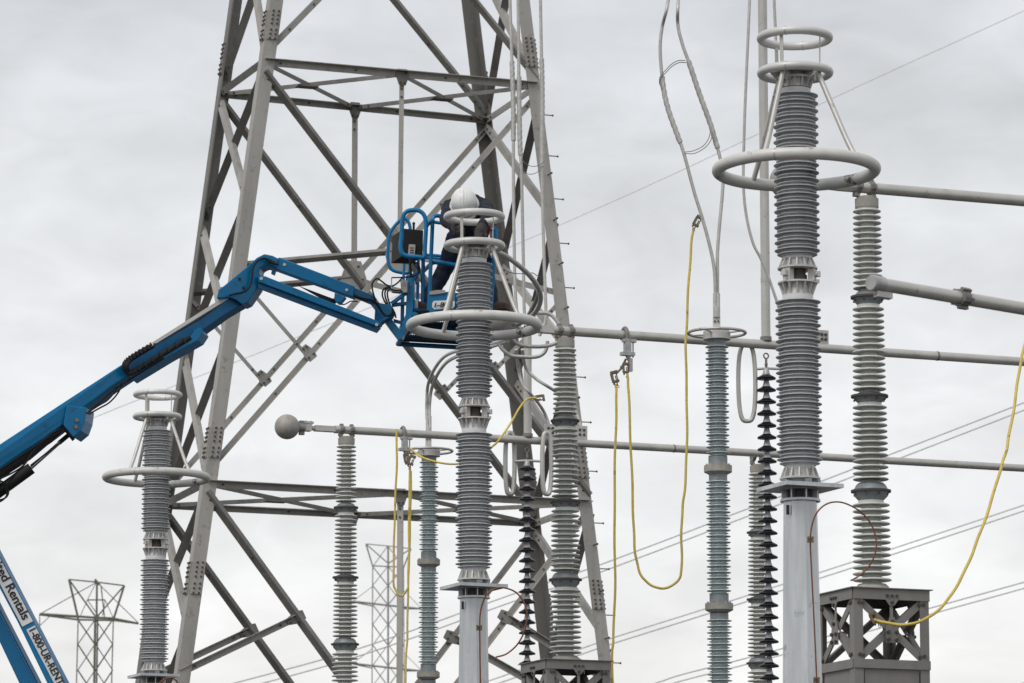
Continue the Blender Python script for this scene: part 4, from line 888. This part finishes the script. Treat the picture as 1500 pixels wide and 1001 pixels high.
for (a, b) in (((0, 1), (1, 1)), ((0, 0), (0, 1)), ((1, 0), (1, 1)), ((0, .5), (1, .5))):
    mb = MB(); p0, p1 = fl(*a) - UP * .03, fl(*b) - UP * .03; mb.tube([p0, p1], .026, 10); part('floor_frame', mb, M_BLUE, lift)
mb = MB(); mb.bar(fl(.20, 0) + UP * .09, fl(1, 0) + UP * .09, UP, .16, .012); tb = part('toe_board', mb, M_BLUE, lift)
mb = MB(); mb.bar(fl(0, 0) + UP * .07, fl(0, 1) + UP * .07, UP, .1, .012); part('toe_board', mb, M_BLUED, lift)
pw, pn = P(631, 430, 40.550), P(668, 428, 40.550)
mb = MB(); mb.prism([P(629, 429, 40.570), P(667, 427, 40.570), P(667, 455, 40.570), P(629, 457, 40.570)][::-1], Vector((0, .05, 0))); cb_ = part('tool_tray', mb, M_BLUE, lift)
mb = MB(); mb.prism([P(629, 427, 40.550), P(640, 425, 40.550), P(652, 425, 40.550), P(653, 429, 40.550), (P(640, 431, 40.550)), P(629, 432, 40.550)][::-1], Vector((0, .06, 0))); part('rag', mb, M_PANEL, lift)
mb = MB(); mb.prism([P(x, y, 40.555) for x, y in ((633, 444), (636, 441), (662, 439.5), (666, 442), (666, 449), (663, 452), (636, 453.5), (633, 450))][::-1], Vector((0, .004, 0))); part('decal', mb, M_LABEL, cb_)
def rail(path, r=3.1, name='guard_rail', m=M_BLUE, sub=8):
    mb = MB(); mb.tube(spline(px(path), sub) if sub else px(path), r * S(41), 12); return part(name, mb, m, lift)
def post_rail(x0, y0, x1, y1, Y, r=3.0): rail([(x0, y0, Y), (x1, y1, Y)], r, 'rail_post', M_BLUE, 0)
post_rail(634, 318, 628, 455, 40.600); post_rail(727, 335, 719, 452, 40.550); post_rail(592.5, 374, 590.5, 425, 41.550, 2.2); post_rail(613, 372, 611, 455, 41.250, 2.6); post_rail(620, 374, 619, 452, 40.850, 3)
rail([(626, 330, 41.250), (633, 320, 40.750), (638, 316.5, 40.600), (648, 317, 40.600), (690, 322, 40.550), (727, 327, 40.550)])
rail([(636, 325.5, 40.850), (646, 327, 40.850), (690, 333, 40.800), (727, 337, 40.750)], 2.6)
rail([(618, 400, 41.250), (628, 390, 40.850), (635, 385, 40.650), (644, 384.5, 40.600), (659, 387, 40.600), (690, 392, 40.600), (724, 396, 40.550)])
rail([(622, 373.5, 41.950), (640, 374.5, 41.950), (680, 378, 41.950), (722, 382, 41.950)], 2.2); rail([(622, 377.5, 41.950), (640, 378.5, 41.950), (680, 382, 41.950), (722, 386, 41.950)], 2.2)
rail([(724, 384, 40.550), (716, 372, 41.250), (706, 366, 41.950)], 2.4); rail([(722, 398, 40.550), (714, 408, 41.250), (706, 416, 41.950)], 2.4)
# loops guarding the controls
def loop(path, Y, r=3.2):
    mb = MB(); mb.tube(spline(px(path, Y), 8, True), r * S(41), 12, True); return part('control_guard', mb, M_BLUE, lift)
loop([(588.5, 345), (589, 328), (591, 316), (597, 309.5), (606, 308), (615, 309.5), (621.5, 316), (624, 328), (623.5, 345), (622.5, 362), (621.5, 376.5), (612, 376.5), (598, 375.5), (590, 372), (587, 362)], 40.350)
loop([(569, 358), (570.5, 345), (574, 337), (583, 326), (592, 320), (600, 330), (602, 360), (601, 390), (598, 400), (585, 399), (574, 395), (569, 385), (568, 372)], 41.650, 2.6)
mb = MB(); mb.tube(spline(px([(623.5, 333, 41), (630, 326, 40.450), (636, 318, 40.600)]), 6), 2.8 * S(41), 10); part('guard_rail', mb, M_BLUE, lift)
bx = [P(591, 335, 40.700), P(620, 338, 40.700), P(619, 376, 40.700), P(589, 375, 40.700)]
mb = MB(); mb.prism(bx[::-1], Vector((-.12, .35, -.01))); con = part('control_box', mb, M_BLACK, lift)
mb = MB(); c = P(606, 334, 40.800); mb.tube([c - UP * .03, c + UP * .035], .012, 8); mb.sphere(c + UP * .045, .016, 12); part('joystick', mb, M_BLACK, con)
mb = MB(); mb.prism([P(x, y, 40.680) for x, y in ((599, 358), (608.5, 358.5), (607.5, 374), (597.5, 373.5))][::-1], Vector((0, .02, 0))); part('switch_panel', mb, M_PANEL, con)
mb = MB()
for y in (363, 366.5, 370): mb.bar(P(600.5, y, 40.675), P(606, y + .3, 40.675), UP, .007, .004)
part('switch_marks', mb, M_INK, con)
for o_ in range(4): hose([(603 + o_ * 1.6, 377), (604 + o_ * 1.5, 384), (609 + o_ * 1.5, 390 - o_ * 1.2), (613 + o_ * .8, 397), (612, 402), (604 - o_, 406)], .75, .0)
hose([(601, 377), (601, 390), (602, 405)], 2.0, .1)
bev_beam('mount_plate', [(594, 404), (612, 398), (612, 405), (608, 412), (594, 412)], .2, M_BLUED, .2, .006)
slab('strip_panel', [(607, 440), (612, 438), (611, 470), (602, 478), (604, 456)], .04, M_LABEL, .2)
# lower boom arms with lettering
ARM = lambda x, y, d=0.: P(x, y, 38.6 + d)
def arm(name, poly, depth, m, d0=0., bev=.01):
    mb = MB(); mb.prism([ARM(x, y, d0) for x, y in poly][::-1], DY * depth); o = part(name, mb, m, lift); md = o.modifiers.new('bevel', 'BEVEL'); md.width = bev; md.segments = 2; md.limit_method = 'ANGLE'; return o
dxa = 96.5 / 185.
lowarm = arm('lower_boom', [(-60, 700), (0, 815), (96.5, 1001), (200, 1200), (150, 1200), (69, 1001), (26, 912), (0, 863), (-60, 755)], .2, M_BLUE)
arm('riser_boom', [(-60, 786), (0, 899), (52.5, 1001), (154, 1200), (128, 1200), (28, 1001), (0, 942), (-60, 820)], .22, M_BLUE, .25)
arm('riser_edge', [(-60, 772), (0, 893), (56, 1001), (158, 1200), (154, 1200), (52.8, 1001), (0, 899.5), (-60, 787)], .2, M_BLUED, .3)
def band(x0, y0, x1, y1, wl, wr):
    d = Vector((x1 - x0, y1 - y0)).normalized(); n_ = Vector((d.y, -d.x))
    return [(x0 + n_.x * wr, y0 + n_.y * wr), (x1 + n_.x * wr, y1 + n_.y * wr), (x1 - n_.x * wl, y1 - n_.y * wl), (x0 - n_.x * wl, y0 - n_.y * wl)]
for (x0, y0, x1, y1, wl, wr) in ((-26, 786, 41, 914, 9.3, 8.2), (44, 920, 120, 1066, 6.2, 8.0)):
    mb = MB(); mb.prism([ARM(x, y, -.004) for x, y in band(x0, y0, x1, y1, wl + .8, wr + .8)][::-1], DY * .003); part('decal', mb, M_BLUED, lowarm)
    mb = MB(); mb.prism([ARM(x, y, -.008) for x, y in band(x0, y0, x1, y1, wl, wr)][::-1], DY * .003); part('decal', mb, M_LABEL, lowarm)
def text(body, x0, y0, x1, y1, cap, Y, d0, parent, align='LEFT', shear=0., bold=.018, fit=True):
    cu = bpy.data.curves.new('lettering', 'FONT'); cu.body = body; cu.size = 1; cu.shear = shear; cu.offset = bold; cu.extrude = .004
    tmp = bpy.data.objects.new('lettering', cu); COL.objects.link(tmp); bpy.context.view_layer.update()
    me = bpy.data.meshes.new_from_object(tmp.evaluated_get(bpy.context.evaluated_depsgraph_get())); bpy.data.objects.remove(tmp)
    xs = [v.co.x for v in me.vertices]; ys = [v.co.y for v in me.vertices]; wdt = max(xs) - min(xs)
    a = P(x0, y0, Y + d0); b = P(x1, y1, Y + d0); X = (b - a); L = X.length; X = X / L; Zv = Vector((0, -1, 0)); Zv = (Zv - X * Zv.dot(X)).normalized(); Yv = Zv.cross(X)
    kx = L / wdt; ky = cap * S(Y) / .70; og = origin_of(parent)
    for v in me.vertices: v.co = a + X * (v.co.x - min(xs)) * kx + Yv * v.co.y * ky + Zv * v.co.z * .3 - og
    me.materials.append(M_INK); o = bpy.data.objects.new('lettering', me); COL.objects.link(o); o.parent = parent; return o
text('United Rentals', -19.5, 807, 33.5, 909, 13, 38.6, -.013, lowarm, bold=.018)
text('1-800-UR-RENTS', 42.5, 924, 88, 1010.5, 10.5, 38.6, -.013, lowarm, bold=.018)
text('1-800', 636, 450.5, 663, 448.5, 6.5, 40.55, -.012, cb_, shear=.25, bold=.03)
# lift chassis below the picture
mb = MB(); cg = Vector((-3.2, 38.9, 0)); mb.box(cg + UP * .8, (Vector((1.9, 0, 0)), Vector((0, 1, 0)), UP * .35)); mb.box(cg + UP * 1.45 + Vector((-.4, 0, 0)), (Vector((1.3, 0, 0)), Vector((0, .8, 0)), UP * .29)); part('chassis', mb, M_BLUE, lift)
for i in (-1, 1):
    for j in (-1, 1):
        mb = MB(); mb.cyl(cg + Vector((1.3 * i, 1.05 * j, .45)), .45, -.18, .18, 28, 0, Vector((0, 1, 0))); part('wheel', mb, M_BLACK, lift)

# ------------------------------------------------------------------ the worker
def remesh(o, vox, it=4):
    md = o.modifiers.new('remesh', 'REMESH'); md.mode = 'VOXEL'; md.voxel_size = vox; md.use_smooth_shade = True
    sm_ = o.modifiers.new('smooth', 'SMOOTH'); sm_.factor = .5; sm_.iterations = it
def limb(mb, pts, rs, n=14):
    sp = spline(pts, 5); k = len(sp); rr = []
    for i in range(k):
        t = i / (k - 1) * (len(rs) - 1); j = min(int(t), len(rs) - 2); rr.append(rs[j] + (rs[j + 1] - rs[j]) * (t - j))
    mb.tube(sp, rr, n); mb.sphere(sp[0], rr[0], 12); mb.sphere(sp[-1], rr[-1], 12)
floor_top = zf + .035
pel = P(683, 346, 40.8); chest = P(685, 308, 40.25); neck = P(682, 303, 40.03); head = P(680, 299, 39.86)
hipL, hipR = P(669, 352, 40.8), P(698, 352, 40.8)
kneeL, kneeR = P(650, 398, 40.9), P(712, 402, 40.9)
ankL, ankR = P(627, 437, 40.9), P(720, 443, 40.9)
ankL.z = max(ankL.z, floor_top + .07); ankR.z = max(ankR.z, floor_top + .07)
shL, shR = P(660, 304, 40.12), P(709, 303, 40.12)
elL, elR = P(654, 324, 39.75), P(714, 316, 39.62)
wrL, wrR = P(671, 337, 39.42), P(704, 338, 39.33)
man = thing('person', 'worker in white helmet and navy clothes bending over the central arrester top', 'person', Vector((pel.x, pel.y + .2, floor_top)))
hx = Vector((-.06, -.90, .40)).normalized()      # direction of the crown of the bent head
hr = Matrix.Rotation(0, 3, 'X'); face = Vector((0, -.40, -.90)); face = (face - hx * face.dot(hx)).normalized(); side = hx.cross(face).normalized()
mb = MB(); rotm = Matrix((side, -face, hx)).transposed()
mb.sphere(head, .085, 24, 0, (.88, 1.08, 1.25), rotm); mb.sphere(head + face * .095 - hx * .02, .018, 12, 0, (.8, 1, 1.3), rotm)
for s_ in (-1, 1):
    mb.sphere(head + side * s_ * .078, .022, 12, 0, (.5, .9, 1.3), rotm); mb.sphere(head + face * .078 + side * s_ * .032 + hx * .012, .014, 10)
mb.sphere(head + face * .075 - hx * .075, .03, 12, 0, (1.3, 1, .7), rotm)
limb(mb, [head - hx * .06, neck, chest], [.06, .062, .09]); limb(mb, [chest, mid(chest, pel), pel], [.13, .12, .125])
for a, b, c in ((shL, elL, wrL), (shR, elR, wrR)): limb(mb, [mid(chest, a, .5), a, b, c], [.07, .05, .04, .03])
for a, b, c in ((hipL, kneeL, ankL), (hipR, kneeR, ankR)): limb(mb, [mid(pel, a, .5), a, b, c], [.075, .068, .045, .035])
def hand(mb, wr, el, inn, g=1.0):
    d = (wr - el).normalized(); s_ = d.cross(Vector((0, -1, .2))).normalized() * inn; n_ = d.cross(s_)
    mb.sphere(wr + d * .05, .04 * g, 14, 0, (1, .6, 1.15)); 
    for i, L in enumerate((.068, .078, .072, .056)):
        b0 = wr + d * .08 + s_ * (.030 - .02 * i); limb(mb, [b0, b0 + d * L * .5 - n_ * .004, b0 + d * L * .8 - n_ * .026], [.010 * g, .009 * g, .008 * g], 8)
    b0 = wr + d * .035 + s_ * .034; limb(mb, [b0, b0 + s_ * .03 + d * .025, b0 + s_ * .035 + d * .055 - n_ * .012], [.012 * g, .011 * g, .009 * g], 8)
hand(mb, wrL, elL, 1); hand(mb, wrR, elR, -1)
body = part('body', mb, M_SKIN, man); remesh(body, .0075, 3)
mb = MB()   # jacket
limb(mb, [chest + (chest - pel).normalized() * .05, chest, mid(chest, pel), pel], [.12, .155, .148, .155], 20)
limb(mb, [shL, mid(shL, shR) + Vector((0, .02, .035)), shR], [.085, .13, .085], 18)
for a, b, c in ((shL, elL, wrL), (shR, elR, wrR)): limb(mb, [mid(chest, a, .6), a, mid(a, b), b, mid(b, c), c - (c - b) * .12], [.10, .088, .074, .064, .058, .05])
limb(mb, [mid(neck, chest, .3), chest], [.085, .12])
jk = part('jacket', mb, M_NAVY, man); remesh(jk, .011, 4)
def wrinkles(o, strength, size):
    tx = bpy.data.textures.new('fold', 'CLOUDS'); tx.noise_scale = size; md = o.modifiers.new('fold', 'DISPLACE'); md.texture = tx; md.strength = strength; md.mid_level = .5
wrinkles(jk, .035, .09)
mb = MB(); limb(mb, [pel + UP * .06, pel - UP * .04], [.15, .15], 18)
for a, b, c in ((hipL, kneeL, ankL), (hipR, kneeR, ankR)): limb(mb, [mid(pel, a, .5), a, mid(a, b), b, mid(b, c), c - UP * .01], [.13, .115, .095, .082, .08, .075], 16)
tr = part('trousers', mb, M_JEAN, man); remesh(tr, .011, 4); wrinkles(tr, .025, .08)
for a, dx in ((ankL, -1), (ankR, 1)):
    mb = MB(); z0 = floor_top + .002; q = Vector((a.x, a.y, z0)); d = Vector((dx * .92, -.38, 0))
    limb(mb, [a + UP * .03, q + UP * .06], [.055, .056]); limb(mb, [q + UP * .05 - d * .04, q + UP * .048 + d * .08, q + UP * .04 + d * .16], [.05, .05, .04], 14)
    mb.box(q + UP * .012 + d * .055, (d * .135, d.cross(UP) * .046, UP * .012)); bt = part('boot', mb, M_BOOT, man); remesh(bt, .008, 3)
for w_, e_, inn in ((wrL, elL, 1), (wrR, elR, -1)):
    mb = MB(); hand(mb, wrL if inn == 1 else wrR, e_, inn, 1.45); d = (w_ - e_).normalized(); limb(mb, [w_ - d * .05, w_ + d * .02], [.056, .05])
    gl = part('glove', mb, M_GLOVE, man); remesh(gl, .006, 2); wrinkles(gl, .012, .03)
mb = MB(); hc = head + hx * .035
LN = [[(.1, -.065), (.112, -.05), (.118, -.01), (.114, .04), (.098, .085), (.07, .115), (.036, .132), (.001, .137)], [(.1, -.065), (.132, -.07), (.136, -.064), (.117, -.045)]]
vs0 = len(mb.v); mb.lathe(hc, LN, 40, 0, hx)
for k in range(vs0, len(mb.v)):      # oval crown, longer front to back, peaked brim in front
    q = mb.v[k] - hc; f_ = q.dot(face); u_ = q.dot(hx); s_ = q.dot(side)
    f_ *= 1.2
    if u_ < -.04 and f_ > .08: f_ += .035
    mb.v[k] = hc + face * f_ + hx * u_ + side * s_ * 1.1
for off, wd in ((0, .011), (-.03, .006), (.03, .006)):
    arc = []
    for i in range(15):
        a = -1.15 + 2.25 * i / 14; arc.append(hc + hx * (.137 * cos(a) + .001) * (1 - abs(off) * 1.2) + face * (.125 * sin(a)) * 1.12 + side * off)
    mb.tube(arc, wd, 8)
hm = part('helmet', mb, M_HELM, man)
mb = MB(); mb.sphere(hc + face * .128 + hx * .035, .008, 10); part('helmet_stud', mb, M_BLACK, man)
mb = MB(); q0, q1 = mid(chest, shR, .35) + Vector((0, -.16, 0)), mid(pel, hipR, .4) + Vector((0, -.17, .05)); mb.bar(q0, q1, Vector((1, 0, 0)), .045, .006); part('harness_strap', mb, M_RED, man)
mb = MB(); q0, q1 = P(716, 331, 40.3), P(709, 356, 40.4); mb.bar(q0, q1, Vector((1, 0, 0)), .05, .03); part('harness_strap', mb, M_RED, man)

# ------------------------------------------------------------------ far towers and conductors
def far_tower(lab, Y, segs, r, m, loc, group='distant pylons'):
    t_ = thing('distant_pylon', lab, 'pylon', loc, group)
    for nm, lines in segs:
        mb = MB()
        for (x0, y0, x1, y1, k, dd) in lines: mb.tube([P(x0, y0, Y + dd), P(x1, y1, Y + dd)], r * k, 6)
        part(nm, mb, m, t_)
    return t_
Yt = 420.; st_ = S(Yt)
body_ = []; 
for (a, b) in (((114.5, 906), (112, 1001)), ((166, 908), (163.5, 1001))): body_.append((*a, *b, .8, 0))
body_ += [(139.5, 906, 138, 1001, 1.6, -1), (143, 906, 141.5, 1001, 1.2, -1)]
for (xa, xb) in ((114, 139), (165, 140)):
    ys = [908, 944, 982, 1020]
    for i in range(3): body_ += [(xa, ys[i], xb, ys[i + 1], 1., -.5), (xb, ys[i], xa, ys[i + 1], .7, .5)]
body_ += [(114, 1001, 100, 1320, 1, 0), (164, 1001, 178, 1320, 1, 0), (140, 1001, 140, 1320, 1.4, 0)]
peak = [(101, 849, 114.5, 906, 1.5, 0), (101, 849, 141, 905, 1.1, 0), (182, 858, 166, 908, 1.5, 0), (182, 858, 141, 905, 1.1, 0), (142, 853, 141.5, 906, 1.4, 0), (101, 849, 142, 853, .9, 0), (142, 853, 182, 858, .9, 0), (128, 879, 154, 879, .8, 1), (128, 879, 141, 853, .5, 1), (128, 879, 118, 902, .5, 1), (148, 858, 153, 904, .8, 1), (128, 879, 146, 905, .6, 1), (154, 879, 166, 906, .5, 1), (154, 879, 150, 903, .5, 1), (139, 849, 146, 857, 1.6, 0)]
armz = [(58, 899.5, 141, 905, 1.5, 0), (58, 900.5, 115, 908, 1.3, 0), (115, 908, 166, 909, 1.2, 0), (141, 905, 166, 906, 1.5, 0), (166, 906, 203, 913.5, 1.3, 0), (166, 909, 203, 914, 1., 0), (58, 900, 142, 853, .6, 0), (203, 913, 142, 853, .6, 0), (58, 900, 58, 918, .7, 0), (58, 917, 74, 902, .5, 0), (90, 902, 115, 904, 1.2, 0)]
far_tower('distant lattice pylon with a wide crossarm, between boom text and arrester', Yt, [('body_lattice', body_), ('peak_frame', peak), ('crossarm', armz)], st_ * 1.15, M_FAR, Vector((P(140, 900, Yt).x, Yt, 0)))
Yt2 = 620.; st2 = S(Yt2); body_ = [(546, 830, 545, 1001, .9, 0), (568.5, 800, 568.5, 1001, 1.5, 0), (591, 832, 592, 1001, .9, 0)]
ys = [830, 858, 886, 915, 945, 975, 1005]
for i in range(6):
    for (xa, xb) in ((546, 568), (591, 569)): body_ += [(xa, ys[i], xb, ys[i + 1], .9, 0), (xb, ys[i], xa, ys[i + 1], .7, 0)]
body_ += [(545, 1001, 530, 1260, 1, 0), (592, 1001, 606, 1260, 1, 0)]
peak = [(536, 797, 546, 830, 1.2, 0), (536, 797, 568, 825, 1, 0), (568, 800, 546, 830, .7, 0), (568, 800, 591, 830, .7, 0), (602, 804, 591, 832, 1.2, 0), (602, 804, 568, 826, 1, 0), (536, 797, 568, 800, .8, 0), (568, 800, 602, 804, .8, 0), (546, 829, 591, 831, 1., 0)]
armz = []
for y in (885, 976): armz += [(517, y - 4, 568, y + 2, 1.5, 0), (568, y + 2, 617, y + 7, 1.5, 0), (517, y - 3, 546, y + 3, 1., 0), (617, y + 7, 591, y + 7, 1., 0), (517, y - 4, 546, y - 26, .5, 0), (617, y + 6, 591, y - 20, .5, 0)]
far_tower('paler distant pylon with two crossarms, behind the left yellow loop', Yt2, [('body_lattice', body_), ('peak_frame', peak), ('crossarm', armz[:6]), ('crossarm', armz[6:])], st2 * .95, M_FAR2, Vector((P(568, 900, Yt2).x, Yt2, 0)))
YW = 300.
def wire(path, lab, r=.9, Y=YW):
    q = px(path, Y); mb = MB(); mb.tube(spline(q, 6), r * S(Y), 5); solid('overhead_conductor', mb, M_FARW, lab, 'overhead wire', q[0], 'faint far overhead conductors')
wire([(60, 640), (132, 614), (192, 590), (359, 525), (416, 502), (560, 443), (745, 363), (820, 330), (1000, 249), (1250, 130), (1500, 16), (1600, -32)], 'single faint wire climbing to the upper right corner behind everything', .5)
W2 = [(300, 1012), (350, 999), (487, 962), (600, 925), (744, 873), (849, 838), (883, 826), (1000, 782), (1075, 753), (1211, 702), (1301, 667), (1500, 590), (1600, 551)]
W3 = [(560, 1050), (700, 1003), (849, 951), (902, 933), (1036, 891), (1200, 839), (1316, 801), (1500, 740), (1600, 706)]
W4 = [(860, 1032), (960, 1001), (1000, 988), (1102, 962), (1250, 922), (1366, 890), (1500, 853), (1600, 825)]
for nm, w_, dy in (('highest', W2, 11), ('middle', W3, 8.5), ('lowest', W4, 9)):
    wire(w_, 'upper wire of the %s faint conductor pair at lower right' % nm, 1.0); wire([(x, y + dy) for x, y in w_], 'lower wire of the %s faint conductor pair at lower right' % nm, 1.0)
for o in list(bpy.data.objects):
    if o.type == 'MESH' and o.data.polygons and not o.data.materials: print('no material', o.name)
print('objects', len(bpy.data.objects), 'tris', sum(len(p.vertices) - 2 for m in bpy.data.meshes for p in m.polygons))
